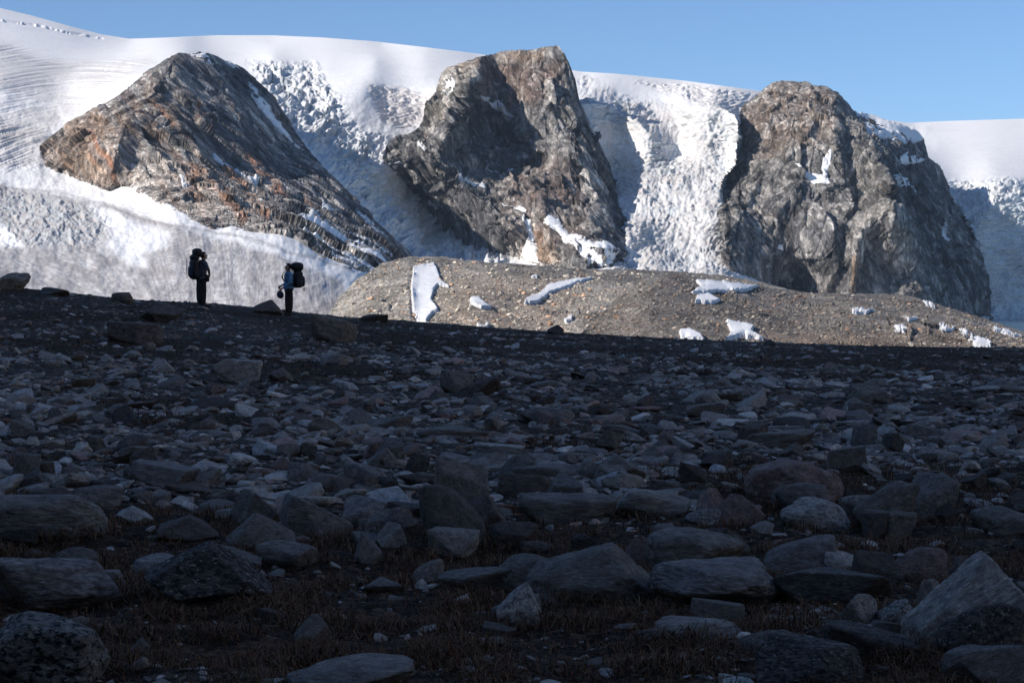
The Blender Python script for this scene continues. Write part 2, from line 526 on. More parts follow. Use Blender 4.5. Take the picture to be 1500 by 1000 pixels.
# back side of the skyline, so the cap is a dome
back = []
bc = []
for k in range(1, 16):
    s = k / 15.0
    Pk = P[-1].copy()
    Pk[:, 1] += 3000 * s
    Pk[:, 0] *= Pk[:, 1] / P[-1][:, 1]
    Pk[:, 2] -= 900 * s ** 2 + 20 * s
    back.append(Pk)
    bc.append(gcol[-1])
PP = np.concatenate([P, np.array(back)], 0)
CC = np.concatenate([gcol, np.array(bc)], 0)
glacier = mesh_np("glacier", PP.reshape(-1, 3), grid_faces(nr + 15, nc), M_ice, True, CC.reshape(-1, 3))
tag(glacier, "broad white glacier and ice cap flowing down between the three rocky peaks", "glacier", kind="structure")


def sampler(P, nrm, u0, u1, tfun):
    nr_, nc_ = P.shape[:2]

    def f(u, v):
        x = np.clip((u - u0) / (u1 - u0) * (nc_ - 1), 0, nc_ - 1.001)
        y = np.clip(tfun(u, v) * (nr_ - 1), 0, nr_ - 1.001)
        i, j = np.floor(y).astype(int), np.floor(x).astype(int)
        a, b = (y - i)[..., None], (x - j)[..., None]
        g = lambda A: (A[i, j] * (1 - a) * (1 - b) + A[i + 1, j] * a * (1 - b) + A[i, j + 1] * (1 - a) * b + A[i + 1, j + 1] * a * b)
        return g(P), g(nrm)
    return f


def snow_patch(sample, poly, label, thick=5.0, step=0.8, smooth=8, presmooth=60, seed=0, rag=2.2, group=None):
    """a thin bank of old snow lying on its host's surface"""
    a = np.array(poly, float)
    u0, v0 = a.min(0) - 5
    u1, v1 = a.max(0) + 5
    uu = np.arange(u0, u1, step)
    vv = np.arange(v0, v1, step)
    UU, VV = np.meshgrid(uu, vv)
    sd = poly_sd(UU + rag * n2(UU, VV, 9, oct=3, seed=seed + .5), VV + rag * n2(UU, VV, 9, oct=3, seed=seed + 9.5), poly)
    Pp, nn = sample(UU, VV)
    Pr, nn_ = Pp.copy(), nn
    for _ in range(presmooth):
        Q = Pr.copy()
        Q[1:-1, 1:-1] = (Pr[:-2, 1:-1] + Pr[2:, 1:-1] + Pr[1:-1, :-2] + Pr[1:-1, 2:]) / 4
        Pr = Q
    up_ = np.clip(np.einsum('ijk,ijk->ij', Pr - Pp, nn), -2, 6)
    Pp = Pp + nn * (np.maximum(up_, 0) * sstep(sd, 0, 3))[..., None]
    d = np.where(sd > 0, 0.5 + thick * (1 - np.exp(-sd / 5)) * 0.4, sd * 1.2) + 0.6
    Pp = Pp + nn * d[..., None]
    # settle: smooth the bank a little inside
    for _ in range(smooth):
        Q = Pp.copy()
        Q[1:-1, 1:-1] = (Pp[:-2, 1:-1] + Pp[2:, 1:-1] + Pp[1:-1, :-2] + Pp[1:-1, 2:]) / 4
        Pp = np.where((sd > 1.0)[..., None], Q, Pp)
    f = grid_faces(len(vv), len(uu), sd > -0.9)
    c = np.ones((UU.size, 3)) * np.array([0.88, 0.87, 0.855]) * (1 + 0.08 * n2(UU, VV, 6, oct=3, seed=seed).reshape(-1, 1)) * (0.70 + 0.30 * sstep(sd, -0.5, 3.5)).reshape(-1, 1)
    v_, f_, c_ = compact(Pp.reshape(-1, 3), f, c)
    o = mesh_np("snow_patch", v_, f_, M_snow, True, c_)
    return tag(o, label, "snow patch", group)


# ------------------------------------------------------------------ mountains
EXT = 22.0


def mountain(name, label, crest, bottom, ctrl, ribs, colour, mat, rough=1.0, strat=(0.0, 1.0), step=1.0, back=(500, 0.8), seed=0, contact=True, lam=1.0, ysc=0.8, gain=1.0):
    u0, u1 = crest[0][0], crest[-1][0]
    nc_ = int((u1 - u0) / step) + 1
    cr, bo = lerp_line(crest), lerp_line(bottom)
    uu = np.linspace(u0, u1, nc_)
    hmax = max(bo(uu) + EXT - cr(uu))
    nr_ = int(hmax / step) + 1
    t_ = np.linspace(0, 1, nr_)[:, None]
    UU = np.repeat(uu[None, :], nr_, 0)
    B = bo(UU) + EXT
    # ragged crest
    jag = 2.2 * n2(UU, UU * 0, 9, oct=4, seed=seed + 1.7) + 1.3 * n2(UU, UU * 0, 2.5, oct=2, seed=seed + 2.7)
    C = np.minimum(cr(UU) + jag, B - 1)
    VV = B + (C - B) * t_
    if contact:
        DD = peak_depth(name, crest, bottom, ctrl)(UU, VV)
    else:
        f = tps([(a_, b_, math.log(c_)) for a_, b_, c_ in ctrl])
        DD = np.exp(f(UU, VV))
    for ln, amp, wl, wr in ribs:
        Uq = UU + 7 * n2(UU, VV, 30, oct=3, seed=seed + 4.1)
        Vq = VV + 7 * n2(UU, VV, 30, oct=3, seed=seed + 5.1)
        d, s, tt = line_d(Uq, Vq, ln)
        w = np.where(s > 0, wr, wl)
        DD = DD - amp * np.clip(1 - d / w, 0, 1) ** 1.2 * (1 - 0.6 * np.abs(2 * tt - 1) ** 3)
    if contact:
        DD = DD + 7.0 * np.clip(VV - bo(UU) - 1, 0, None)
    else:
        for k in range(1, nr_):
            DD[k] = np.maximum(DD[k], DD[k - 1] + 0.25)
    Pm = unproj(UU, VV, DD)
    nn = grid_normals(Pm)
    nn *= np.sign(-nn[..., 1:2] + 1e-9)
    # craggy displacement, drawn out along the strata
    th, st = strat
    x, y, z = Pm[..., 0], Pm[..., 1], Pm[..., 2]
    a = x * math.cos(th) + z * math.sin(th)
    b = -x * math.sin(th) + z * math.cos(th)
    q = np.stack([a.ravel(), y.ravel() * ysc, b.ravel() / st], 1)
    w1 = fbm(q / (85 * lam) + seed, 4)
    q2 = q + 5 * lam * fbm(q / (30 * lam) + seed + 2, 3)[:, None]
    h1_, j1, t1 = facets(q2 / (58 * lam), int(seed) + 1)
    h2_, j2, t2 = facets(q2 / (24 * lam) + 5, int(seed) + 2)
    h3_, j3, t3 = facets(q2 / (9.5 * lam) + 9, int(seed) + 3)
    r3 = fbm(q / (6 * lam) + seed + 9, 3, 0.6)
    dsp = (24 * h1_ + 11 * h2_ + 4.2 * h3_ + 1.4 * r3 + 12 * w1 - 2.5 * (j2 < 0.08) - 1.2 * (j3 < 0.07)) * rough
    r1, r2 = t1 + 0.5 * t2, 0.6 * t2 + 0.9 * t3
    dsp = dsp.reshape(UU.shape)
    em = sstep(t_, 1.0, 0.93) * 0.75 + 0.25
    Pm = Pm + nn * (dsp * em)[..., None]
    n_2 = grid_normals(Pm)
    n_2 *= np.sign(-n_2[..., 1:2] + 1e-9)
    cc = colour(UU, VV, w1.reshape(UU.shape), r1.reshape(UU.shape), r2.reshape(UU.shape))
    bk, bc_ = [], []
    for k in range(1, 26):
        s = k / 25.0
        Pk = Pm[-1].copy()
        Pk[:, 1] += back[0] * s
        Pk[:, 0] *= Pk[:, 1] / Pm[-1][:, 1]
        Pk[:, 2] -= back[0] * back[1] * s ** 1.15
        Pk += (fbm(Pk / 60, 4) * 14 * min(1, s * 3))[:, None] * np.array([0, 0.4, 1])
        bk.append(Pk)
        bc_.append(cc[-1])
    cc = cc * gain * (1 + 0.18 * r1 + 0.25 * r2).reshape(UU.shape)[..., None]
    A = np.concatenate([Pm, np.array(bk)], 0)
    Cc = np.concatenate([cc, np.array(bc_)], 0)
    o = mesh_np(name, A.reshape(-1, 3), grid_faces(nr_ + 25, nc_), mat, True, np.clip(Cc, 0.01, 0.9).reshape(-1, 3))
    tag(o, label, "mountain", kind="structure")
    return o, sampler(Pm, n_2, u0, u1, lambda u, v: (bo(u) + EXT - v) / (bo(u) + EXT - cr(u)))


C_dark = np.array([0.080, 0.079, 0.085])
C_grey = np.array([0.19, 0.182, 0.176])
C_pale = np.array([0.34, 0.31, 0.275])
C_warm = np.array([0.31, 0.20, 0.125])
C_rust = np.array([0.32, 0.155, 0.09])


def stro(U, V, pts, w, seed=0, k=6):
    d, _, _ = line_d(U + k * n2(U, V, 14, oct=3, seed=seed), V + k * n2(U, V, 14, oct=3, seed=seed + 4), pts)
    return sstep(-d, -w, -w * 0.3)


def ar(U, V, poly, soft, seed=0, k=9):
    return sstep(poly_sd(U + k * n2(U, V, 22, oct=3, seed=seed), V + k * n2(U, V, 22, oct=3, seed=seed + 4), poly), -soft, soft)


def col1(U, V, w, r1, r2):
    c = np.ones(U.shape + (3,)) * C_grey
    dia = U * 0.82 - V * 0.57
    alo = U * 0.57 + V * 0.82
    st = n2(dia, alo, 5, 60, oct=4, seed=2)
    c = blend(c, C_dark, ar(U, V, [(120, 160), (262, 70), (360, 90), (470, 230), (600, 380), (470, 330), (360, 240), (300, 200), (220, 210), (140, 200)], 22, 1) * (0.75 + 0.5 * st))  # dark upper face; the right side's shade is put into the colour
    c = blend(c, C_warm, ar(U, V, [(60, 215), (110, 172), (150, 185), (140, 215), (170, 270), (150, 280), (60, 240)], 18, 2) * (0.55 + 0.6 * st))
    c = blend(c, C_pale, ar(U, V, [(190, 220), (300, 215), (360, 270), (400, 345), (260, 310), (190, 275)], 24, 3) * (0.75 + 0.5 * r2))  # sunlit lower centre painted in as a paler tone
    for p, w_ in (([(280, 245), (330, 290), (355, 325)], 13), ([(330, 240), (370, 290), (400, 330)], 6), ([(365, 230), (420, 285)], 8), ([(225, 150), (255, 185)], 5), ([(130, 190), (160, 240), (170, 265)], 7), ([(290, 140), (300, 175)], 4), ([(260, 230), (290, 290)], 8)):
        c = blend(c, C_rust, stro(U, V, p, w_, w_) * np.clip(0.75 + 1.0 * st, 0, 0.95))
    c = blend(c, C_warm, ar(U, V, [(100, 185), (230, 120), (300, 200), (420, 330), (300, 320), (180, 260)], 30, 11) * np.clip(0.3 + 0.9 * n2(dia, alo, 16, 90, oct=3, seed=8), 0, 0.7))
    c = blend(c, C_rust, np.clip(st * 2.0 - 0.40, 0, 0.7) * 0.8)
    c = blend(c, C_pale, np.clip(r2 * 0.8 - 0.1, 0, 0.5))
    c = blend(c, C_dark * 0.8, np.clip(-st * 1.6 - 0.3, 0, 0.7))
    return c


def col2(U, V, w, r1, r2):
    c = np.ones(U.shape + (3,)) * C_grey
    st = n2(U * 0.9 - V * 0.3, V, 8, 30, oct=4, seed=5)
    br = np.array([0.20, 0.145, 0.12])
    c = blend(c, C_pale, ar(U, V, [(645, 100), (700, 82), (720, 90), (690, 120), (670, 160), (625, 190), (610, 190), (630, 150)], 7, 6))
    c = blend(c, C_warm, ar(U, V, [(650, 100), (740, 76), (800, 72), (790, 90), (730, 88), (690, 105)], 8, 7) * 0.6)
    c = blend(c, br, ar(U, V, [(700, 90), (830, 90), (800, 150), (740, 160), (700, 120)], 12, 8) * 0.9)
    c = blend(c, br, ar(U, V, [(740, 200), (850, 240), (860, 360), (760, 380), (730, 300)], 18, 9) * (0.6 + 0.6 * st))
    c = blend(c, C_dark, ar(U, V, [(565, 215), (600, 200), (680, 240), (700, 300), (760, 380), (640, 330), (570, 250)], 14, 10) * 0.7)  # shadow thrown by the left peak, painted into the rock colour
    c = blend(c, C_dark, ar(U, V, [(690, 130), (760, 180), (830, 225), (760, 250), (660, 230), (650, 170)], 12, 12) * 0.55)  # the rib's cast shadow in the hollow, painted into the colour
    c = blend(c, C_warm, ar(U, V, [(775, 330), (800, 340), (815, 385), (785, 390)], 6, 13) * 0.7)
    c = blend(c, C_pale, ar(U, V, [(800, 130), (850, 125), (880, 220), (895, 290), (860, 300), (840, 220), (800, 180)], 12, 14) * (0.3 + 0.5 * r2))
    c = blend(c, C_pale, np.clip(r2 * 0.9 - 0.1, 0, 0.5))
    c = blend(c, C_warm, np.clip(st * 1.6 - 0.5, 0, 0.6))
    c = blend(c, C_dark * 0.8, np.clip(-st * 1.5 - 0.3, 0, 0.7))
    return c


def col3(U, V, w, r1, r2):
    c = np.ones(U.shape + (3,)) * C_grey * np.array([1.0, 0.98, 0.95])
    st = n2(U, V, 10, 14, oct=5, seed=15)
    c = blend(c, C_warm, ar(U, V, [(1084, 165), (1130, 120), (1220, 130), (1230, 190), (1150, 230), (1090, 230)], 16, 16) * (0.35 + 0.6 * st))
    c = blend(c, C_pale, stro(U, V, [(1228, 200), (1215, 240)], 6, 17) + stro(U, V, [(1290, 300), (1265, 350), (1250, 425)], 8, 18) * 0.9)
    c = blend(c, C_warm, stro(U, V, [(1255, 380), (1250, 425)], 7, 19) * 0.8)
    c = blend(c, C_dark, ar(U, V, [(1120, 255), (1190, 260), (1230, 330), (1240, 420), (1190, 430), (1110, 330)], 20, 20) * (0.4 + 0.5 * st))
    c = blend(c, C_dark, ar(U, V, [(1255, 165), (1360, 215), (1460, 470), (1400, 440), (1330, 330), (1300, 260)], 14, 21) * 0.7)  # shade of the right flank put into the rock colour
    c = blend(c, C_warm, np.clip(st * 1.6 - 0.55, 0, 0.55))
    c = blend(c, C_pale, np.clip(r2 * 0.9 - 0.05, 0, 0.5))
    c = blend(c, C_dark * 0.8, np.clip(-st * 1.5 - 0.35, 0, 0.7))
    return c


m1, s1 = mountain("mountain", "pyramid-shaped dark rock peak with rusty streaks behind the two hikers", 
    CREST1, BOTTOM1, CTRL1,
    [([(262, 78), (225, 130), (180, 190), (165, 250), (160, 275)], 38, 45, 30), ([(300, 90), (350, 170), (400, 250), (445, 330)], 26, 30, 26), ([(350, 100), (430, 220), (520, 330)], 22, 25, 20),
     ([(240, 150), (290, 220), (330, 300)], 18, 25, 18)],
    col1, M_rock1, rough=0.38, gain=1.45, strat=(R(36), 4.0), seed=1.0, back=(420, 0.9))

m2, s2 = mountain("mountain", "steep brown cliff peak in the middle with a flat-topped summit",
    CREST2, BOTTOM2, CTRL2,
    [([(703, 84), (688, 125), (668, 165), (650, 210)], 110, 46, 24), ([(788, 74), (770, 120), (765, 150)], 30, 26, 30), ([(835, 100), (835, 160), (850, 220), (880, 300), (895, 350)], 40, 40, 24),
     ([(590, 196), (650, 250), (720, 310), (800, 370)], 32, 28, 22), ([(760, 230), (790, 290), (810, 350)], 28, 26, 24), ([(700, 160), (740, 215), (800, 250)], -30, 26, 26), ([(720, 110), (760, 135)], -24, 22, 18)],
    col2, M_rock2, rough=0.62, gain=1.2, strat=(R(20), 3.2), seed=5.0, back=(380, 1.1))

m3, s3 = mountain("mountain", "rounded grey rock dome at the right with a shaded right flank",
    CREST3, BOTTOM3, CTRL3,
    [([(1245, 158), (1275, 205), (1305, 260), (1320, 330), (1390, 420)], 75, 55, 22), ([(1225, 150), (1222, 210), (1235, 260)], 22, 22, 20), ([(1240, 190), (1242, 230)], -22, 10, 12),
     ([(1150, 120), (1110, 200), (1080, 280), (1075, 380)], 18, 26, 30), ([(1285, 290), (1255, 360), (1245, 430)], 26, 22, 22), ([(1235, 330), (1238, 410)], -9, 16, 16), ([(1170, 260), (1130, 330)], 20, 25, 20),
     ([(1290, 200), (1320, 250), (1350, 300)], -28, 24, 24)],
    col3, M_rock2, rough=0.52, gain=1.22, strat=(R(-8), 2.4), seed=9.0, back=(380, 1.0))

# dark rock island beside the central peak
isl, _ = mountain("rock_outcrop", "small dark rock island in the shaded ice right of the central peak",
    [(861, 178), (865, 155), (871, 149), (877, 155), (880, 175)], [(861, 182), (870, 192), (880, 182)],
    [(861, 178, 2940), (871, 149, 3000), (880, 175, 2950), (870, 170, 2870), (870, 192, 2850)], [], lambda U, V, w, a, b: np.ones(U.shape + (3,)) * C_dark, M_rock2, rough=0.4, seed=13., back=(90, 1.0), contact=False, lam=0.5)
isl['category'] = 'rock outcrop'

for s_, lst in ((s1, [
    ([(278, 82), (300, 80), (316, 97), (305, 98), (290, 92)], "small snow patch just under the summit of the left peak"),
    ([(325, 88), (345, 97), (350, 101), (335, 96)], "thin sliver of snow on the skyline right of the left summit"),
    ([(364, 120), (380, 140), (392, 158), (408, 180), (448, 222), (436, 216), (410, 195), (385, 165), (366, 140)], "long diagonal snow gully high on the right side of the left peak"),
    ([(315, 220), (345, 240), (380, 262), (378, 267), (340, 245), (316, 226)], "narrow diagonal snow strip in the middle of the left peak"),
    ([(455, 236), (470, 243), (470, 248), (457, 242)], "tiny snow spot on the right edge of the left peak"),
    ([(438, 313), (470, 318), (520, 345), (560, 375), (575, 390), (540, 398), (500, 380), (470, 350), (440, 340), (436, 334), (452, 330)], "wide snow apron at the foot of the left peak"),
    ([(520, 308), (545, 325), (570, 345), (555, 340), (528, 322)], "short snow streak near the right foot of the left peak"),
    ([(470, 298), (492, 305), (490, 312), (472, 310)], "small snow blotch above the snow apron"),
    ([(495, 335), (540, 362), (570, 380), (545, 375), (505, 352)], "snow ribbon between rock bands at the right foot of the left peak"),
    ([(262, 310 - 48), (275, 272), (268, 272)], "tiny snow dot in the face of the left peak")]),
    (s2, [
    ([(655, 120), (664, 116), (666, 126), (655, 136), (650, 135)], "small bright snow square on the sunlit shoulder of the central peak"),
    ([(704, 140), (722, 150), (745, 165), (748, 168), (728, 160), (708, 147)], "slanting snow streak in the upper hollow of the central peak"),
    ([(712, 238), (735, 246), (748, 240), (752, 246), (735, 250), (718, 245)], "curved snow patch in the middle of the central peak"),
    ([(614, 211), (630, 222), (626, 222), (612, 215)], "tiny snow streak on the left shoulder of the central peak"),
    ([(664, 245), (690, 262), (713, 277), (708, 277), (680, 262)], "thin diagonal snow line across the lower left of the central peak"),
    ([(562, 245), (585, 242), (592, 250), (575, 256), (564, 252)], "snow bank at the left tip of the central peak"),
    ([(624, 294), (638, 302), (638, 308), (626, 302)], "small snow spot in the shadow at the lower left of the central peak"),
    ([(735, 296), (760, 305), (775, 314), (770, 316), (745, 305)], "thin curved snow line low on the central peak"),
    ([(762, 321), (776, 325), (782, 345), (786, 384), (765, 384), (766, 365), (775, 345)], "snow chute at the shaded foot of the central peak"),
    ([(803, 314), (815, 318), (840, 345), (870, 360), (900, 360), (900, 392), (880, 390), (850, 372), (825, 355), (822, 342), (795, 325)], "large snow fan at the right foot of the central peak"),
    ([(640, 352), (690, 368), (760, 378), (762, 388), (700, 384), (650, 372)], "shaded snow strip along the base of the central peak")]),
    (s3, [
    ([(1204, 236), (1218, 222), (1219, 232), (1208, 262), (1212, 275), (1195, 268), (1180, 255), (1166, 243), (1185, 250), (1205, 258)], "forked snow patch in the centre of the right dome"),
    ([(1250, 163), (1270, 166), (1295, 172), (1320, 180), (1342, 189), (1354, 204), (1345, 208), (1330, 203), (1325, 212), (1300, 204), (1285, 202), (1270, 195), (1260, 180)], "overhanging snow cap on the shoulder behind the right dome"),
    ([(1312, 232), (1325, 226), (1345, 231), (1358, 233), (1345, 239), (1320, 240)], "snow ledge under the snow cap of the right dome"),
    ([(1311, 257), (1325, 262), (1345, 282), (1338, 282), (1318, 270)], "shaded slanting snow patch on the right flank of the right dome"),
    ([(1380, 329), (1385, 340), (1396, 350), (1388, 352), (1380, 345)], "small lone snow patch low on the right flank of the right dome"),
    ([(1140, 358), (1148, 360), (1145, 366), (1138, 364)], "tiny snow spot low on the left side of the right dome")])):
    for k, (poly, lab) in enumerate(lst):
        snow_patch(s_, poly, lab, seed=k * 3.3)

# ------------------------------------------------------------------ moraine hills in the sun
def colm1(U, V, w, r1, r2):
    c = np.ones(U.shape + (3,)) * np.array([0.42, 0.375, 0.315])
    st = n2(U, V, 30, 12, oct=5, seed=25)
    c = blend(c, np.array([0.40, 0.24, 0.14]), np.clip(st * 1.5 - 0.15, 0, 0.6) * sstep(U, 560, 660))
    c = blend(c, np.array([0.38, 0.27, 0.185]), ar(U, V, [(640, 400), (800, 395), (860, 430), (800, 490), (640, 500)], 20, 26) * 0.45)
    c = blend(c, np.array([0.14, 0.125, 0.11]), ar(U, V, [(700, 378), (900, 390), (1000, 390), (1120, 410), (960, 420), (860, 410), (760, 395)], 8, 28) * 0.8)
    c = blend(c, np.array([0.34, 0.31, 0.27]), np.clip(n2(U, V, 5, 3, oct=3, seed=29) * 1.5, 0, 0.5))
    c = blend(c, C_dark, np.clip(-n2(U, V, 4, 3, oct=3, seed=30) * 1.6, 0, 0.5))
    return c


def colm2(U, V, w, r1, r2):
    c = np.ones(U.shape + (3,)) * np.array([0.205, 0.182, 0.158])
    st = n2(U + V * 1.5, V - U * 0.2, 45, 9, oct=5, seed=35)
    c = blend(c, np.array([0.27, 0.165, 0.10]), np.clip(st * 1.6 - 0.15, 0, 0.6))
    c = blend(c, np.array([0.30, 0.20, 0.13]), ar(U, V, [(1100, 485), (1180, 490), (1400, 480), (1440, 520), (1100, 520)], 10, 36) * 0.5)
    c = blend(c, np.array([0.30, 0.275, 0.24]), np.clip(n2(U, V, 6, 3, oct=3, seed=39) * 1.5 - 0.1, 0, 0.5) + ar(U, V, [(1180, 430), (1420, 440), (1500, 480), (1500, 520), (1300, 500)], 20, 37) * 0.25)
    c = blend(c, C_dark * 0.8, np.clip(-n2(U, V, 5, 3, oct=3, seed=40) * 1.6, 0, 0.55))
    return c


h1, sh1 = mountain("hill", "pale stony moraine hill with a tall snow patch in the sun",
    [(470, 480), (484, 458), (492, 440), (520, 411), (560, 386), (600, 376), (650, 376), (700, 383), (780, 388), (860, 394), (930, 394), (1000, 398), (1060, 403), (1110, 412), (1160, 425), (1250, 445)],
    [(470, 500), (600, 512), (900, 526), (1250, 535)],
    [(470, 500, 560), (600, 530, 520), (800, 530, 520), (1000, 530, 520), (1250, 530, 560), (484, 458, 760), (520, 411, 900), (600, 376, 1120), (700, 383, 1150), (860, 394, 1250), (1000, 398, 1400), (1110, 412, 1350), (1250, 445, 1200),
     (600, 430, 800), (700, 450, 700), (640, 400, 960), (750, 430, 850), (850, 420, 1000), (820, 480, 680), (900, 440, 900), (560, 430, 790), (1000, 440, 1000)],
    [([(600, 378), (598, 420), (600, 480)], 26, 40, 14), ([(640, 400), (700, 400), (800, 410)], 20, 10, 16), ([(830, 480), (880, 450), (930, 430)], 20, 16, 20), ([(640, 450), (760, 440), (800, 460)], 12, 10, 14)],
    colm1, M_moraine, rough=0.04, strat=(0.0, 1.0), seed=21.,ysc=0.3, back=(500, 0.35), contact=False, lam=0.7, step=1.3)
h1['category'] = 'moraine hill'
h2, sh2 = mountain("hill", "darker brown stony moraine hill in front of the right dome with scattered snow",
    [(840, 500), (862, 476), (885, 455), (915, 425), (945, 408), (985, 399), (1040, 408), (1080, 412), (1120, 420), (1180, 428), (1240, 430), (1300, 430), (1330, 432), (1380, 447), (1440, 466), (1500, 486), (1600, 503)],
    [(840, 522), (1000, 528), (1600, 538)],
    [(840, 510, 480), (900, 530, 450), (1200, 535, 440), (1300, 535, 440), (1400, 537, 440), (1500, 540, 440), (1600, 540, 450), (1600, 503, 800), (885, 455, 640), (945, 408, 760), (985, 399, 820), (1080, 412, 900), (1180, 428, 1100), (1300, 430, 1300), (1440, 466, 1100), (1500, 486, 900),
     (1000, 440, 640), (1060, 480, 520), (1150, 460, 690), (1250, 470, 680), (1350, 480, 650), (1430, 490, 640), (1300, 500, 540), (1400, 508, 540), (1200, 495, 540), (960, 470, 520), (1250, 445, 900), (1120, 440, 800), (1500, 510, 560)],
    [([(1000, 400), (940, 430), (880, 480)], 18, 16, 24), ([(1010, 430), (1080, 450), (1160, 455)], 14, 10, 16), ([(960, 450), (920, 480)], 12, 10, 14), ([(1160, 440), (1230, 460), (1330, 470)], 18, 10, 16), ([(1350, 460), (1440, 480), (1500, 500)], 14, 10, 14), ([(880, 462), (960, 440), (1060, 452), (1150, 478)], 26, 26, 12), ([(1200, 452), (1290, 462), (1370, 492)], 24, 24, 12),
     ([(1060, 455), (1100, 475), (1180, 485)], -12, 12, 12)],
    colm2, M_moraine, rough=0.04, strat=(0.0, 1.0), seed=27.,ysc=0.3, back=(400, 0.3), contact=False, lam=0.7, step=1.3)
h2['category'] = 'moraine hill'
for s_, lst in ((sh1, [
    ([(605, 395), (635, 388), (642, 400), (645, 412), (658, 420), (642, 418), (636, 425), (632, 440), (642, 455), (632, 462), (625, 475), (612, 473), (606, 455), (602, 435), (603, 415)], "tall bright snow patch on the pale moraine hill"),
    ([(868, 408), (820, 412), (800, 420), (792, 430), (770, 440), (768, 446), (785, 446), (805, 432), (830, 420)], "long tapering snow patch between the two moraine hills"),
    ([(688, 440), (700, 437), (712, 445), (720, 450), (705, 451), (690, 445)], "small flat snow patch in the middle of the pale moraine hill"),
    ([(778, 404), (786, 402), (787, 407), (779, 406)], "tiny snow dot near the top of the pale moraine hill"),
    ([(826, 470), (840, 464), (838, 470), (828, 473)], "little snow speck low on the pale moraine hill"),
    ([(698, 478), (715, 476), (714, 484), (700, 484)], "snow spot just above the dark skyline of the ridge")]),
    (sh2, [
    ([(1020, 410), (1045, 411), (1080, 416), (1110, 421), (1090, 426), (1050, 425), (1020, 428), (1012, 427), (1030, 418)], "wide snow patch at the top of the darker moraine hill"),
    ([(1022, 433), (1038, 430), (1054, 440), (1040, 444), (1018, 443)], "second snow patch just below the wide one on the darker moraine hill"),
    ([(1062, 474), (1080, 478), (1103, 484), (1100, 490), (1118, 500), (1085, 494), (1064, 499), (1072, 488)], "angular snow patch on the darker moraine hill above the ridge line"),
    ([(995, 485), (1010, 484), (1025, 492), (1030, 500), (998, 500)], "low snow patch cut off by the dark ridge line"),
    ([(1248, 453), (1262, 452), (1280, 455), (1268, 460), (1250, 458)], "oval snow patch in the middle of the darker moraine hill"),
    ([(1352, 441), (1365, 446), (1370, 451), (1358, 449)], "short snow streak at the foot of the shaded flank"),
    ([(1326, 467), (1340, 466), (1343, 471), (1330, 473)], "upper one of the small snow patches at the right end"),
    ([(1309, 480), (1325, 479), (1328, 484), (1312, 483)], "left one of the small snow patches at the right end"),
    ([(1405, 480), (1425, 490), (1450, 505), (1452, 511), (1430, 505), (1412, 490)], "diagonal snow streak at the right end of the darker moraine hill"),
    ([(1375, 478), (1398, 478), (1396, 483), (1380, 483)], "flat snow dash left of the diagonal snow streak"),
    ([(1455, 480), (1480, 486), (1500, 495), (1478, 492), (1456, 485)], "faint snow streak at the far right of the moraine near the lake")])):
    for k, (poly, lab) in enumerate(lst):
        snow_patch(s_, poly, lab, thick=0.12, smooth=20, rag=1.3, seed=50 + k * 3.3)

# ------------------------------------------------------------------ scree on the moraine hills
m_sc, nt, b = new_mat("scree_stone")
nt.links.new(N(nt, "ShaderNodeVertexColor", layer_name="Col").outputs[0], b.inputs["Base Color"])
b.inputs["Roughness"].default_value = 0.9
b.inputs["Specular IOR Level"].default_value = 0.2
_bm = bmesh.new()
bmesh.ops.create_icosphere(_bm, subdivisions=1, radius=1)
icv = np.array([q.co[:] for q in _bm.verts])
icf = np.array([[w.index for w in q.verts] for q in _bm.faces])
_bm.free()
r_ = np.random.RandomState(3)
sv_, sf_, sc_, so_ = [], [], [], 0
for smp, top_, uu0, uu1, nn_, base_, lim in ((sh1, lerp_line([(484, 462), (520, 414), (560, 388), (600, 379), (700, 386), (860, 397), (1000, 401), (1110, 415)]), 486, 1100, 11000, (0.42, 0.37, 0.30), None),
                                 (sh2, lerp_line([(862, 478), (885, 458), (915, 428), (945, 411), (985, 402), (1080, 415), (1180, 431), (1300, 433), (1380, 450), (1500, 489), (1590, 502)]), 865, 1585, 14000, (0.205, 0.18, 0.155), None)):
    u = r_.uniform(uu0, uu1, nn_)
    v = top_(u) + (520 - top_(u)) * r_.rand(nn_)
    keep = n2(u, v, 30, 14, oct=4, seed=44) + r_.rand(nn_) * 0.8 > 0.25
    u, v = u[keep], v[keep]
    p_0, n_0 = smp(u[:, None], v[:, None])
    p_0 = p_0[:, 0]
    m = len(u)
    s0 = p_0[:, 1] / FPX * np.minimum(0.85 * np.exp(r_.normal(size=m) * 0.6), 4.2)
    V3 = icv[None] * (1 + 0.28 * r_.normal(size=(m, 12, 1))) * s0[:, None, None] * np.array([1.25, 1.1, 0.75])
    V3 = V3 + p_0[:, None, :] + np.array([0, 0, 1]) * (s0 * 0.3)[:, None, None]
    sv_.append(V3.reshape(-1, 3))
    sf_.append((icf[None] + (np.arange(m) * 12)[:, None, None]).reshape(-1, 3) + so_)
    cc_ = np.array(base_) * r_.uniform(.5, 1.6, m)[:, None] * np.where(r_.rand(m, 1) < .15, np.array([[1.15, .85, .7]]), 1)
    sc_.append(np.repeat(cc_, 12, 0))
    so_ += m * 12
scr = mesh_np("scree", np.concatenate(sv_), np.concatenate(sf_), m_sc, False, np.concatenate(sc_))
tag(scr, "loose pale blocks strewn over the sunlit moraine hills", "scree", kind="stuff")

# ------------------------------------------------------------------ valley floor and lake
def sheet(name, x0, x1, y0, y1, z, mat, n=2):
    xs, ys = np.linspace(x0, x1, n), np.linspace(y0, y1, n)
    X, Y = np.meshgrid(xs, ys)
    return mesh_np(name, np.stack([X.ravel(), Y.ravel(), np.full(X.size, z)], 1), grid_faces(n, n), mat)


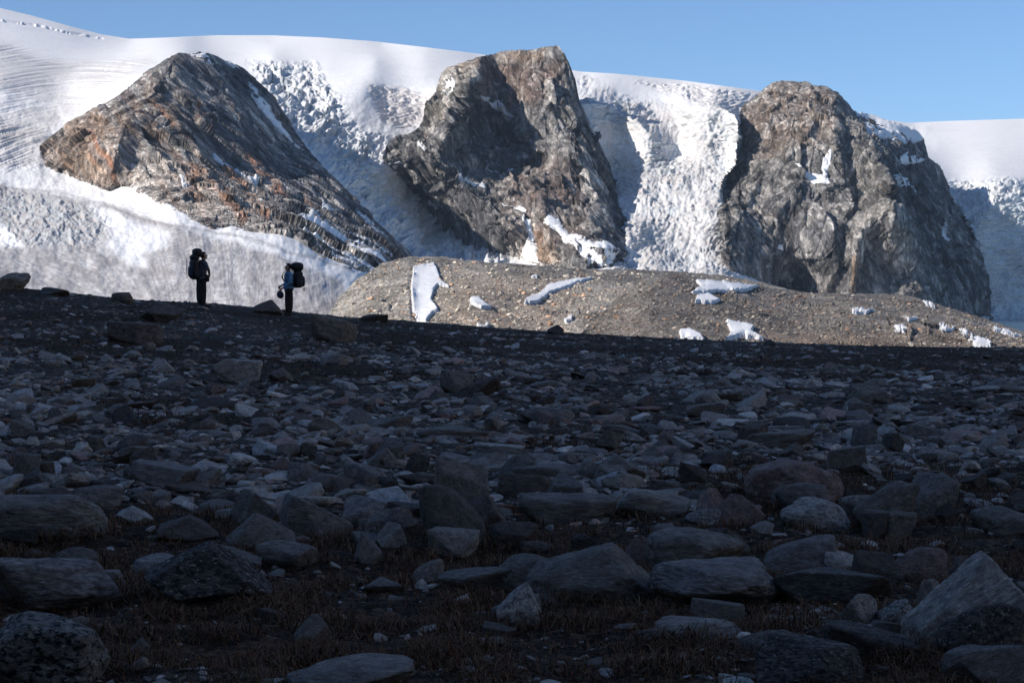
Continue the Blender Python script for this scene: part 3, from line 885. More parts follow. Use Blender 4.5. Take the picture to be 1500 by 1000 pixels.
m_floor, nt, b = new_mat("valley_gravel")
tc = N(nt, "ShaderNodeTexCoord").outputs["Object"]
nt.links.new(ramp(nt, noise(nt, tc, 0.02, 8), [(0.3, (0.09, 0.08, 0.07)), (0.7, (0.2, 0.18, 0.155))]), b.inputs["Base Color"])
b.inputs["Roughness"].default_value = 0.95
tag(sheet("ground", -10900, 10900, 60, 13900, -70, m_floor), "stony valley floor beyond the ridge", "ground", kind="structure")
m_lake, nt, b = new_mat("lake_water")
tc = N(nt, "ShaderNodeTexCoord").outputs["Object"]
b.inputs["Base Color"].default_value = (0.10, 0.17, 0.22, 1)
b.inputs["Roughness"].default_value = 0.12
bump(nt, b, noise(nt, tc, 0.3, 4), 0.3, 0.4)
tag(sheet("lake", 380, 1500, 1300, 3250, -39.6, m_lake), "blue glacial lake at the foot of the shaded ice at the right edge", "lake", kind="structure")

# ------------------------------------------------------------------ haze
zz_ = [v_ for o_ in scene.objects if o_.type == 'MESH' for v_ in (min(c_[2] for c_ in o_.bound_box), max(c_[2] for c_ in o_.bound_box))]
HZ_LO, HZ_HI = min(zz_) - 1.0, max(zz_) + 15.0
HZ_MID, HZ_H = (HZ_LO + HZ_HI) / 2, HZ_HI - HZ_LO
print('haze', HZ_LO, HZ_HI)
hz_m = bpy.data.materials.new("haze_air")
hz_m.use_nodes = True
nt = hz_m.node_tree
nt.nodes.remove(nt.nodes["Principled BSDF"])
pv = nt.nodes.new("ShaderNodeVolumePrincipled")
pv.inputs["Color"].default_value = (0.62, 0.80, 1.0, 1)
pv.inputs["Density"].default_value = 2.2e-5
pv.inputs["Anisotropy"].default_value = 0.2
nt.links.new(pv.outputs[0], nt.nodes["Material Output"].inputs["Volume"])
bm = bmesh.new()
bmesh.ops.create_cube(bm, size=1.0)
bmesh.ops.scale(bm, vec=(22000, 18000, HZ_H), verts=bm.verts[:])
bmesh.ops.translate(bm, vec=(0, 5000, HZ_MID), verts=bm.verts[:])
hme = bpy.data.meshes.new("haze")
bm.to_mesh(hme)
bm.free()
hme.materials.append(hz_m)
hzo = bpy.data.objects.new("haze", hme)
COL.objects.link(hzo)
tag(hzo, "thin blue mountain air over the whole valley", "haze", kind="stuff")

# ------------------------------------------------------------------ foreground ridge
RIDGE = 64.0
RL = lerp_line([(-1200, 400), (-400, 410), (-100, 413), (0, 422), (60, 428), (100, 432), (160, 439), (220, 443), (300, 446), (360, 452), (420, 459), (460, 463), (500, 467), (560, 470), (640, 476), (700, 481),
                (800, 488), (900, 493), (1000, 499), (1100, 503), (1200, 507), (1300, 510), (1400, 512), (1500, 512.5), (1700, 514), (2600, 520)])


def ground_h(x, y, micro=True):
    x, y = np.asarray(x, float), np.asarray(y, float)
    u = 750 + FPX * x / RIDGE
    zr = EYE - (RL(u) - HZ) / FPX * RIDGE
    yy = np.clip(y, 0, RIDGE)
    z = zr * yy / RIDGE
    o = np.clip(y - RIDGE, 0, None)
    z = z - 0.006 * np.minimum(o, 60) ** 2 - np.clip(o - 60, 0, None) * 0.72
    z = np.maximum(z, -75)
    if micro:
        f = sstep(y, 62, 54) * 0.7 + 0.3
        z = z + 0.10 * f * n2(x, y, 4.5, oct=2, seed=71) + 0.07 * n2(x, y, 0.9, oct=4, seed=72, ridged=True)
    return z


def ground_at(u, v):
    """first point of the ridge ground on the ray through pixel (u, v)"""
    D = np.linspace(6, RIDGE + 1, 1500)
    Pq = unproj(np.full(D.size, float(u)), np.full(D.size, float(v)), D)
    h = ground_h(Pq[:, 0], Pq[:, 1])
    k = np.nonzero(Pq[:, 2] <= h)[0]
    i = k[0] if len(k) else len(D) - 12
    return Vector((float(Pq[i, 0]), float(Pq[i, 1]), float(h[i])))


m_g, nt, b = new_mat("ridge_soil")
tc = N(nt, "ShaderNodeTexCoord").outputs["Object"]
vor = N(nt, "ShaderNodeTexVoronoi", Scale=17.0, Randomness=1.0)
nt.links.new(tc, vor.inputs["Vector"])
vor2 = N(nt, "ShaderNodeTexVoronoi", Scale=45.0, Randomness=1.0)
nt.links.new(tc, vor2.inputs["Vector"])
at = N(nt, "ShaderNodeVertexColor", layer_name="Col").outputs[0]
sepc = N(nt, "ShaderNodeSeparateColor")
nt.links.new(vor.outputs["Color"], sepc.inputs[0])
peb = ramp(nt, sepc.outputs[0], [(0.0, 0.35), (0.5, 0.9), (0.85, 1.7), (1.0, 3.4)])
c = mix(nt, at, peb, 1.0, 'MULTIPLY')
gn = noise(nt, tc, 9, 8, 0.7)
c = mix(nt, c, ramp(nt, gn, [(0.3, 0.5), (0.7, 1.5)]), 1.0, 'MULTIPLY')
nt.links.new(c, b.inputs["Base Color"])
b.inputs["Roughness"].default_value = 0.95
b.inputs["Specular IOR Level"].default_value = 0.15
inv = ramp(nt, vor.outputs["Distance"], [(0.0, 1.0), (0.7, 0.0)])
inv2 = ramp(nt, vor2.outputs["Distance"], [(0.0, 1.0), (0.7, 0.0)])
p_ = bump(nt, b, inv, 0.035)
p_ = bump(nt, b, inv2, 0.012, 1.0, p_)
bump(nt, b, gn, 0.03, 1.0, p_)


def heath(x, y):
    """how much low brown vegetation grows at a spot, 0 to 1"""
    big = n2(x, y, 5.0, oct=4, seed=81)
    near = sstep(y, 17, 10.5) * 0.45
    mid = 0.20 * sstep(y, 27, 40)
    return sstep(big + near + mid - 0.06, 0.0, 0.28)


nr_, nc_ = 460, 560
ys = np.exp(np.linspace(math.log(5.0), math.log(135), nr_))
xs = np.linspace(-1, 1, nc_)
Yg = np.repeat(ys[:, None], nc_, 1)
Xg = xs[None, :] * (3.0 + 0.42 * Yg)
Zg = ground_h(Xg, Yg)
Hh = heath(Xg, Yg)
gc = blend(np.ones(Xg.shape + (3,)) * np.array([0.085, 0.070, 0.055]), np.array([0.050, 0.031, 0.019]), Hh * 0.9)
gc *= (1 + 0.4 * n2(Xg, Yg, 0.7, oct=3, seed=83))[..., None]
g = mesh_np("ridge_ground", np.stack([Xg, Yg, Zg], -1).reshape(-1, 3), grid_faces(nr_, nc_), m_g, True, gc.reshape(-1, 3))
tag(g, "dark shaded stony ground rising to the ridge line", "ground", kind="structure")

# unseen slopes: the left casts the shade; right and behind added to cut skylight
th = np.radians(np.linspace(20, 340, 260))
rr = np.concatenate([np.linspace(2, 38, 8), np.linspace(42, 420, 60)])
T, Rr = np.meshgrid(th, rr)
Xs, Ys = Rr * np.sin(T), Rr * np.cos(T)
az = np.degrees(T)            # clockwise from the view
win_r = sstep(az, 30, 62) * 0.62 + sstep(az, 100, 170) * 0.3
win_l = sstep(360 - az, 48, 74)
win = np.where(az < 180, np.minimum(win_r, 0.95), 0.95 * win_l)
win = win * (1 - 0.62 * np.exp(-((az - 172) / 24.0) ** 2))
Zs = ground_h(np.clip(Xs, -60, 60), Ys, False) - 0.35 + win * np.where(az < 160, np.clip(Rr - 34, 0, 340), np.clip(Rr - 34, 0, 190)) * np.where(az < 160, 0.95, 0.98) - np.clip(Rr - 374, 0, 99) * 1.2
Zs += win * n2(Xs, Ys, 60, oct=5, seed=91) * np.clip((Rr - 34) / 60, 0, 1) * 12
m_s, nt, b = new_mat("added_slope_rock")
tc = N(nt, "ShaderNodeTexCoord").outputs["Object"]
nt.links.new(ramp(nt, noise(nt, tc, 0.1, 8), [(0.3, (0.34, 0.28, 0.215)), (0.7, (0.56, 0.48, 0.38))]), b.inputs["Base Color"])  # pale so the sunlit right slope bounces warm light onto the ridge
b.inputs["Roughness"].default_value = 0.95
sl = mesh_np("hill", np.stack([Xs, Ys, Zs], -1).reshape(-1, 3), grid_faces(len(rr), len(th)), m_s)
tag(sl, "steep unseen hillside around the ridge, added to shade it and bounce light", "hillside", kind="structure")

# ------------------------------------------------------------------ boulders
def boulder_mat():
    m, nt, b = new_mat("boulder_gneiss")
    tcn = N(nt, "ShaderNodeTexCoord")
    oi = N(nt, "ShaderNodeObjectInfo")
    tone = N(nt, "ShaderNodeAttribute", attribute_type='OBJECT', attribute_name="tone").outputs["Color"]
    band = N(nt, "ShaderNodeAttribute", attribute_type='OBJECT', attribute_name="banding").outputs["Fac"]
    lich = N(nt, "ShaderNodeAttribute", attribute_type='OBJECT', attribute_name="lichen").outputs["Fac"]
    off = N(nt, "ShaderNodeVectorMath", operation='SCALE')
    comb = N(nt, "ShaderNodeCombineXYZ")
    nt.links.new(oi.outputs["Random"], comb.inputs[0])
    nt.links.new(oi.outputs["Random"], comb.inputs[1])
    nt.links.new(comb.outputs[0], off.inputs[0])
    off.inputs["Scale"].default_value = 60.0
    add = N(nt, "ShaderNodeVectorMath", operation='ADD')
    nt.links.new(tcn.outputs["Object"], add.inputs[0])
    nt.links.new(off.outputs[0], add.inputs[1])
    vec = add.outputs[0]
    sv = stretch(nt, vec, (0.35, 0.5, 0.9), (1.2, 1.2, 9.0))
    st = noise(nt, sv, 2.2, 5, 0.6, 0.6)
    st = ramp(nt, st, [(0.36, 0.5), (0.46, 1.0), (0.56, 0.72), (0.62, 1.6), (0.7, 0.8)])
    c = mix(nt, tone, mix(nt, 1.0, st, band), 1.0, 'MULTIPLY')
    gr = noise(nt, vec, 26, 6, 0.7)
    c = mix(nt, c, ramp(nt, gr, [(0.3, 0.55), (0.7, 1.45)]), 1.0, 'MULTIPLY')
    big = noise(nt, vec, 3.2, 7, 0.62)
    c = mix(nt, c, ramp(nt, big, [(0.35, 0.6), (0.65, 1.25)]), 1.0, 'MULTIPLY')
    sp_ = ramp(nt, noise(nt, vec, 6.5, 9, 0.74), [(0.49, 0.0), (0.54, 1.0)])
    spf = mix(nt, 0.0, sp_, lich)
    c = mix(nt, c, (0.016, 0.015, 0.015), spf)
    pale = ramp(nt, noise(nt, vec, 10, 8, 0.72), [(0.57, 0.0), (0.62, 0.8)])
    c = mix(nt, c, (0.55, 0.54, 0.50), mix(nt, 0.0, pale, mix(nt, 0.35, 1.0, lich)))
    nt.links.new(c, b.inputs["Base Color"])
    b.inputs["Roughness"].default_value = 0.85
    b.inputs["Specular IOR Level"].default_value = 0.3
    p = bump(nt, b, big, 0.05)
    p = bump(nt, b, gr, 0.006, 1.0, p)
    bump(nt, b, noise(nt, sv, 2.2, 5, 0.6, 0.6), 0.02, 0.8, p)
    return m


M_boulder = boulder_mat()


def ico(sub):
    bm = bmesh.new()
    bmesh.ops.create_icosphere(bm, subdivisions=sub, radius=1)
    v = np.array([x.co[:] for x in bm.verts])
    f = np.array([[q.index for q in x.verts] for x in bm.faces])
    bm.free()
    return v / np.linalg.norm(v, axis=1)[:, None], f


ICO = {s: ico(s) for s in (2, 3, 5, 6)}       # blender counts subdivisions from 1


def rock_shape(sub, seed, kind):
    """unit-ish boulder: a rounded convex body cut by planes, with knobbly noise. spans about -1..1"""
    d, f = ICO[sub]
    r_ = np.random.RandomState(seed)
    npl = {'round': 13, 'angular': 8, 'slab': 8, 'peak': 9}[kind]
    n = r_.normal(size=(npl, 3))
    n /= np.linalg.norm(n, axis=1)[:, None]
    off = r_.uniform(0.62, 1.0, npl)
    if kind == 'slab':
        n = np.vstack([n, [[0.05, 0.05, 1], [-0.05, 0, -1]]])
        off = np.append(off, [0.6, 0.6])
    if kind == 'peak':
        n = np.vstack([n, [[0.75, -0.1, r_.uniform(.4, .9)], [-0.7, -0.1, r_.uniform(.4, .9)], [r_.uniform(-.4, .4), -0.8, 0.5], [0, 0.8, 0.5]]])
        off = np.append(off, [0.55, 0.55, 0.6, 0.6])
    n = np.vstack([n, [[1, 0, 0], [-1, 0, 0], [0, 1, 0], [0, -1, 0], [0, 0, 1], [0, 0, -1]]])
    off = np.append(off, [1] * 6)
    n /= np.linalg.norm(n, axis=1)[:, None]
    k = {'round': 12.0, 'angular': 60.0, 'slab': 60.0, 'peak': 34.0}[kind]
    q = np.clip(d @ n.T, 0.0, None) / off
    inv = (np.sum(q ** k, axis=1)) ** (1.0 / k)
    rad = 1.0 / inv
    rad *= 1 + (0.12 if kind == 'round' else 0.06) * fbm(d * 1.5 + seed, 3) + (0.05 * fbm(d * 5 + seed, 4, ridged=True) if sub > 3 else 0)
    v = d * rad[:, None]
    lo, hi = v.min(0), v.max(0)
    return (v - (lo + hi) / 2) / ((hi - lo) / 2), f


TONES = {'grey': (0.31, 0.28, 0.24), 'blue': (0.33, 0.308, 0.28), 'pale': (0.52, 0.48, 0.425), 'white': (0.76, 0.72, 0.65), 'dark': (0.15, 0.135, 0.118),
         'pink': (0.35, 0.25, 0.215), 'brown': (0.20, 0.165, 0.14)}


def add_boulder(me, u, v, wpx, hpx, tone, rot, tilt, label, group=None, band=0.5, lich=0.3, depth=0.75, sink=0.3, name="boulder"):
    p = ground_at(u, v)
    k = p.y / FPX
    w, h = wpx * k / 2, hpx * k
    o = bpy.data.objects.new(name, me)
    COL.objects.link(o)
    hz = h * (1 + sink) / 2
    dd = max(w * depth, h * 0.45)
    o.scale = (w, dd, hz)
    o.rotation_euler = (0, R(tilt), R(rot))
    o.location = (p.x, p.y + dd * 0.55, p.z - h * sink + hz)
    o["tone"] = list(tone)
    o["banding"] = float(band)
    o["lichen"] = float(lich)
    return tag(o, label, "boulder" if name == "boulder" else "stone", group)


G_H = "large boulders in the shaded foreground"
# u centre, v base, width px, height px, kind, tone, tilt, label, banding, lichen
HERO = [
    (14, 425, 54, 26, 'round', 'grey', 0, "large rounded boulder at the left end of the skyline", .3, .4),
    (78, 432, 44, 11, 'round', 'dark', 3, "low dark boulder on the skyline beside the large rounded one", .2, .3),
    (178, 444, 34, 17, 'round', 'grey', 5, "block on the skyline left of the standing hikers", .3, .3),
    (392, 460, 50, 21, 'peak', 'brown', 4, "peaked boulder on the skyline at the feet of the right hiker", .3, .4),
    (232, 471, 62, 26, 'angular', 'dark', 12, "black slab below the left hiker", .3, .2),
    (196, 503, 74, 31, 'angular', 'brown', 3, "wide brownish boulder left of and below the left hiker", .4, .3),
    (484, 500, 74, 36, 'round', 'grey', 10, "broad rough boulder below and right of the right hiker", .5, .3),
    (548, 471, 40, 11, 'angular', 'dark', 2, "low black boulder on the skyline right of the hikers", .2, .2),
    (814, 489, 26, 14, 'peak', 'dark', 5, "small dark pointed rock on the skyline in the middle", .2, .2),
    (1128, 505, 18, 8, 'peak', 'dark', 0, "tiny dark rock on the skyline under the right dome", .2, .2),
    (238, 547, 36, 22, 'peak', 'pale', 8, "pinkish white pointed stone in the gravel left of the big block", .2, .2),
    (347, 560, 68, 34, 'angular', 'pale', 4, "big pale flat-topped block alone on the upper slope", .7, .1),
    (411, 558, 38, 20, 'peak', 'grey', 4, "low grey peaked stone right of the big pale block", .4, .2),
    (315, 578, 34, 16, 'round', 'pink', 0, "reddish rounded stone below the big pale block", .2, .2),
    (488, 532, 44, 13, 'slab', 'pale', 4, "pale flat slab on the upper slope below the right hiker", .5, .1),
    (697, 582, 80, 22, 'slab', 'brown', -28, "tilted dark brown slab leaning in the middle of the upper slope", .8, .2),
    (668, 575, 52, 30, 'angular', 'grey', 10, "grey block behind the tilted brown slab", .4, .2),
    (1272, 590, 64, 30, 'angular', 'grey', -6, "angular grey boulder on the right of the upper slope", .3, .3),
    (1262, 608, 38, 18, 'angular', 'blue', 6, "small block in front of the angular grey boulder on the right", .3, .2),
    (864, 561, 18, 16, 'angular', 'pale', 0, "small upright pale stone in the centre of the upper slope", .2, .1),
    (795, 570, 42, 13, 'round', 'blue', 2, "flat oval stone left of the small upright pale stone", .4, .1),
    (930, 597, 38, 18, 'round', 'pale', 0, "pale rounded stone right of the centre of the upper slope", .3, .2),
    (1425, 600, 50, 14, 'round', 'grey', 2, "flat grey stone at the right edge of the upper slope", .3, .2),
    (90, 745 - 150, 46, 12, 'slab', 'blue', 2, "thin bluish slab in the gravel on the left slope", .4, .1),
    (375, 602, 50, 11, 'slab', 'pale', 2, "thin pale slab in the gravel below the big pale block", .5, .1),
    (570, 632, 70, 20, 'slab', 'grey', -6, "long grey slab left of centre with a pale top edge", .8, .1),
    (660, 645, 110, 20, 'round', 'grey', 2, "long low grey boulder in the centre of the middle slope", .5, .2),
    (690, 610, 30, 17, 'round', 'pale', 3, "pale half-buried stone above the long low grey boulder", .3, .2),
    (800, 620, 80, 22, 'round', 'blue', 4, "wide bluish boulder in the middle of the upper slope", .5, .2),
    (730, 668, 76, 16, 'slab', 'pale', 3, "flat pale slab behind the tallest boulder", .6, .1),
    (915, 637, 62, 14, 'round', 'blue', 2, "low bluish stone right of centre on the middle slope", .5, .1),
    (1150, 640, 62, 16, 'slab', 'pale', -3, "pale slab on the right of the middle slope", .5, .2),
    (1145, 655, 110, 22, 'slab', 'grey', -5, "long grey slab pile on the right of the middle slope", .7, .2),
    (1030, 608, 60, 16, 'slab', 'grey', -8, "tilted grey slab right of centre on the upper slope", .5, .2),
    (1360, 640, 60, 16, 'angular', 'grey', 5, "grey block right of the long slab pile", .4, .2),
    (1470, 575, 60, 22, 'peak', 'blue', 0, "peaked bluish boulder at the right border of the upper slope", .4, .2),
    (36, 707, 38, 42, 'angular', 'blue', 6, "upright bluish block near the left border", .3, .1),
    (22, 690, 26, 36, 'round', 'pink', 8, "pinkish upright stone at the left border behind the bluish block", .3, .1),
    (68, 705, 24, 28, 'angular', 'grey', -6, "narrow grey stone right of the bluish block", .4, .1),
    (235, 713, 92, 32, 'angular', 'blue', 9, "wide bluish wedge boulder on the left middle slope", .7, .1),
    (182, 704, 30, 18, 'round', 'pale', 0, "pale rounded stone left of the bluish wedge", .2, .1),
    (302, 712, 40, 26, 'angular', 'pale', 4, "pale striped stone right of the bluish wedge", 1., .1),
    (442, 706, 46, 28, 'round', 'blue', 5, "rounded bluish stone left of the tallest boulder", .5, .1),
    (136, 742, 80, 34, 'round', 'blue', 8, "round-backed bluish boulder behind the wide left boulder", .3, .1),
    (62, 783, 200, 58, 'round', 'grey', 3, "very wide smooth grey boulder at the left border", .3, .2),
    (206, 736, 34, 17, 'round', 'grey', 0, "small rounded grey stone behind the white stone", .3, .1),
    (234, 737, 36, 18, 'round', 'pale', -14, "small pale egg-shaped stone behind the white stone", .2, .1),
    (194, 769, 60, 26, 'peak', 'white', 4, "bright white stone on the left in front of the wide boulder", .2, .2),
    (272, 792, 92, 34, 'peak', 'brown', 2, "dark brown triangular boulder right of the white stone", .3, .2),
    (372, 772, 74, 50, 'angular', 'grey', 12, "grey block with pale streaks left of the dark slab", .8, .1),
    (378, 806, 106, 52, 'peak', 'grey', -6, "triangular grey boulder in front of the streaked block", .8, .1),
    (330, 757, 32, 10, 'slab', 'white', -8, "small white slab lying left of the streaked block", .2, .1),
    (458, 790, 108, 48, 'slab', 'blue', 24, "thick slab with pale stripes sliding down to the right", .9, .1),
    (415, 830, 84, 36, 'round', 'blue', 4, "low rounded boulder in front of the triangular grey one", .6, .1),
    (676, 756, 84, 88, 'angular', 'grey', 2, "tallest grey boulder with a square top in the centre", .5, .1),
    (662, 796, 96, 88, 'round', 'dark', -4, "smooth dark rounded boulder in front of the tallest one", .1, .05),
    (712, 785, 74, 62, 'peak', 'brown', 6, "brownish boulder leaning on the right of the dark rounded one", .6, .1),
    (708, 784, 17, 29, 'round', 'pale', 4, "small upright egg-shaped pale stone in front of the brownish boulder", .2, .1),
    (556, 735, 62, 17, 'slab', 'white', -14, "bright whitish slab wedge left of the tallest boulder", .2, .05),
    (530, 716, 60, 36, 'round', 'blue', 4, "rounded bluish boulder above the bright slab wedge", .3, .1),
    (608, 698, 34, 34, 'angular', 'dark', 14, "dark angular block left behind the tallest boulder", .4, .1),
    (562, 688, 50, 32, 'peak', 'grey', 0, "peaked grey stone on the middle slope left of the tallest boulder", .5, .1),
    (572, 776, 72, 30, 'angular', 'grey', -10, "grey block below the bright slab wedge", .6, .1),
    (548, 770, 48, 12, 'slab', 'pale', -4, "thin pale slab under the grey block left of centre", .3, .1),
    (574, 800, 44, 34, 'angular', 'pale', 14, "pale cracked block left of the square-cut block", .5, .1),
    (664, 818, 72, 40, 'angular', 'pale', 2, "square-cut pale block in front of the dark rounded boulder", .3, .3),
    (538, 826, 42, 46, 'peak', 'blue', -8, "upright bluish pointed stone left of the pale cracked block", .2, .1),
    (626, 850, 52, 28, 'round', 'pale', -12, "pale leaning stone above the brown grass in the centre", .2, .3),
    (752, 800, 74, 34, 'round', 'brown', 4, "rounded brown boulder right of the square-cut block", .5, .2),
    (800, 705, 96, 24, 'round', 'blue', -3, "bluish flat boulder right of the tallest one", .4, .1),
    (770, 725, 78, 32, 'round', 'brown', 8, "brown boulder between the tallest one and the flat ones", .3, .1),
    (905, 706, 90, 40, 'peak', 'grey', 3, "wide grey peaked boulder right of centre", .6, .1),
    (922, 712, 40, 18, 'angular', 'pale', 14, "small pale block at the foot of the wide grey peaked boulder", .3, .1),
    (975, 726, 48, 22, 'slab', 'grey', 6, "striped grey stone right of centre in the middle field", 1., .1),
    (955, 756, 112, 36, 'round', 'pale', 4, "long pale boulder with a smooth rounded top right of centre", .5, .1),
    (830, 765, 150, 44, 'round', 'blue', 6, "very wide low bluish boulder right of the tallest one", .5, .1),
    (1032, 769, 56, 22, 'round', 'pale', 0, "low pale speckled stone left of the pinkish peaked boulder", .3, .6),
    (1084, 766, 72, 42, 'peak', 'pink', -4, "pinkish peaked boulder left of the big pink one", .4, .3),
    (1170, 738, 146, 62, 'round', 'pink', 4, "big pink rounded boulder in the right middle field", .2, .4),
    (1176, 752, 84, 44, 'round', 'blue', -4, "pale bluish boulder in front of the big pink one", .1, .2),
    (1200, 777, 112, 44, 'round', 'pale', 12, "smooth pale speckled boulder in front of the pink and bluish ones", .1, .5),
    (1300, 771, 98, 66, 'round', 'grey', 4, "boulder with swirling stripes right of the big pink one", 1., .2),
    (1360, 760, 84, 66, 'angular', 'blue', 10, "bluish block right of the swirl-striped boulder", .4, .3),
    (1255, 758, 50, 34, 'round', 'pale', 3, "small speckled boulder left of the swirl-striped one", .3, .5),
    (1240, 690, 62, 34, 'angular', 'grey', -8, "grey angular boulder behind the big pink one", .5, .1),
    (1165, 672, 44, 24, 'peak', 'grey', 0, "small grey peak behind the left side of the big pink boulder", .4, .1),
    (1385, 722, 66, 28, 'peak', 'blue', 0, "pointed bluish stone upper right of the swirl-striped boulder", .4, .1),
    (1428, 716, 46, 20, 'angular', 'brown', -6, "brown striped stone on the right middle field", .9, .1),
    (1465, 716, 34, 15, 'round', 'pale', 6, "pale stone beside the brown striped one on the right", .3, .1),
    (1474, 780, 92, 36, 'round', 'grey', -4, "rounded grey boulder at the right border of the middle field", .5, .2),
    (1392, 765, 40, 30, 'peak', 'dark', 6, "dark triangular stone right of the bluish block", .5, .1),
    (66, 890, 200, 66, 'round', 'blue', 6, "broad rounded boulder at the left border above the grass", .2, .5),
    (300, 884, 196, 88, 'peak', 'dark', 5, "big black lichen-covered boulder on the left foreground", .3, .9),
    (332, 852, 92, 46, 'angular', 'grey', 14, "grey crusty block forming the right shoulder behind the black boulder", .4, .8),
    (50, 1010, 200, 100, 'round', 'grey', 8, "large black and white lichened boulder in the bottom left corner", .2, 1.),
    (205, 964, 36, 30, 'peak', 'blue', 0, "small pyramid stone in the left foreground", .2, .2),
    (106, 925, 42, 20, 'round', 'blue', 4, "small low stone above the bottom left boulder", .2, .3),
    (110, 825, 66, 22, 'round', 'grey', 0, "half-hidden grey stone in the grass on the left", .3, .3),
    (865, 874, 196, 80, 'peak', 'grey', 8, "large peaked grey boulder right of centre in the foreground", .3, .3),
    (770, 862, 90, 46, 'round', 'grey', -4, "grey shoulder boulder left of the large peaked one", .3, .4),
    (764, 918, 74, 64, 'peak', 'white', 8, "white black-speckled pointed stone in the centre foreground", .4, .6),
    (1050, 884, 196, 60, 'round', 'blue', 6, "long humped bluish boulder in the right foreground", .3, .3),
    (950, 862, 22, 24, 'round', 'blue', 0, "small knob of rock between the two long foreground boulders", .3, .3),
    (1022, 828, 150, 50, 'round', 'grey', 6, "broad grey boulder behind the long humped one", .4, .3),
    (978, 790, 50, 22, 'round', 'blue', 6, "cap-shaped stone on top of the broad grey boulder", .6, .1),
    (940, 822, 50, 36, 'peak', 'pink', -6, "reddish peaked stone left of the broad grey boulder", .4, .3),
    (1224, 882, 180, 44, 'slab', 'dark', 1, "long dark flat-topped block in the right foreground", .2, .3),
    (1178, 840, 112, 52, 'round', 'blue', -4, "bluish rounded boulder above the long dark block", .4, .3),
    (1248, 842, 82, 32, 'round', 'white', 4, "white-topped boulder behind the long dark block", .2, .3),
    (1284, 862, 76, 52, 'angular', 'dark', 8, "dark wedge with a pale rim on the white-topped boulder", .7, .1),
    (1344, 852, 92, 48, 'round', 'pink', 2, "pinkish brown rounded boulder left of the giant striped one", .2, .4),
    (1366, 896, 40, 46, 'angular', 'pale', -4, "upright pale block against the giant striped boulder", .6, .1),
    (1412, 850, 36, 34, 'angular', 'grey', 14, "small leaning grey block at the top left of the giant striped boulder", .4, .2),
    (1262, 910, 52, 40, 'angular', 'white', 2, "white speckled block in front of the long dark block", .2, .5),
    (1322, 918, 62, 40, 'peak', 'white', 6, "white stone with black lichen near the giant striped boulder", .2, .8),
    (1450, 952, 230, 140, 'peak', 'pale', -6, "giant pale striped boulder at the right border of the foreground", 1., .3),
    (1440, 968, 126, 84, 'round', 'dark', 4, "black hollowed boulder in front of the giant striped one", .3, .8),
    (1280, 965, 150, 46, 'round', 'dark', 8, "low dark boulder below the white speckled block", .3, .4),
    (1028, 934, 132, 22, 'slab', 'pale', 3, "long pale flat slab in the right foreground grass", .4, .2),
    (1052, 906, 80, 24, 'slab', 'grey', 5, "grey brick-like slab lying behind the long pale one", .2, .1),
    (1150, 912, 56, 8, 'slab', 'pale', 0, "thin pale slab right of the brick-like slab", .2, .2),
    (1130, 962, 104, 34, 'round', 'grey', 2, "low crusted boulder at the bottom right of centre", .3, .6),
    (1190, 1008, 170, 62, 'round', 'dark', 6, "dark lichened mound at the bottom edge right of centre", .3, .8),
    (1452, 1004, 140, 54, 'slab', 'blue', -8, "banded smooth boulder in the bottom right corner", 1., .1),
    (510, 1012, 196, 34, 'round', 'grey', 0, "flat smooth boulder cut by the bottom edge left of centre", .1, .2),
    (713, 973, 21, 14, 'round', 'pale', 0, "small round pale stone near the bottom centre", .1, .1),
    (960, 880 + 60, 60, 18, 'round', 'grey', 2, "low mossy stone left of the long pale slab", .2, .5),
    (560, 838 + 30, 60, 18, 'round', 'blue', 0, "half-buried bluish stone in the brown grass left of centre", .2, .3),
    (700, 865, 120, 30, 'round', 'grey', -5, "low grey boulder sunk in the grass below the square-cut block", .2, .3),
]
rnd = random.Random(5)
for k, (u, v, w, h, kind, tone, tilt, lab, bd, li) in enumerate(HERO):
    vv_, ff_ = rock_shape(6 if w > 150 else 5, 100 + k, kind)
    me = mesh_np("boulder", vv_, ff_, M_boulder, True)
    base = me.data
    bpy.data.objects.remove(me)
    tn = np.array(TONES[tone]) * rnd.uniform(0.9, 1.1)
    add_boulder(base, u, v, w, h, tn, rnd.uniform(-14, 14), tilt, lab, G_H, bd, li, depth=rnd.uniform(0.6, 0.9))

# smaller single stones between them
lib = []
for k in range(26):
    kind = ['angular', 'slab', 'slab', 'peak', 'angular', 'round'][k % 6]
    vv_, ff_ = rock_shape(5 if k < 14 else 5, 500 + k, kind)
    q = mesh_np("stone", vv_, ff_, M_boulder, True)
    lib.append((q.data, kind))
    bpy.data.objects.remove(q)
KLAB = {'angular': 'angular', 'round': 'rounded', 'slab': 'flat', 'peak': 'pointed'}
TLAB = {'grey': 'grey', 'blue': 'bluish grey', 'pale': 'pale grey', 'dark': 'dark grey', 'pink': 'reddish', 'brown': 'brown'}
cnt = 0
USED = set()


def near_label(u, v, w, what):
    """name a stone by the closest large boulder"""
    for hb in sorted(HERO, key=lambda q: math.hypot(q[0] - u, (q[1] - v) * 1.6))[:14]:
        du, dv = u - hb[0], v - hb[1]
        if abs(du) > abs(dv) * 1.2:
            d = 'left of' if du < 0 else 'right of'
        else:
            d = 'behind' if dv < 0 else 'in front of'
        for size in (('small', 'little') if w < 36 else ('middling', 'smallish')):
            lab = ' '.join(('%s %s %s the %s' % (size, what, d, hb[7])).split()[:40])
            if lab not in USED and len(lab.split()) <= 16:
                USED.add(lab)
                return lab
    return '%s lying among the shaded boulders' % what


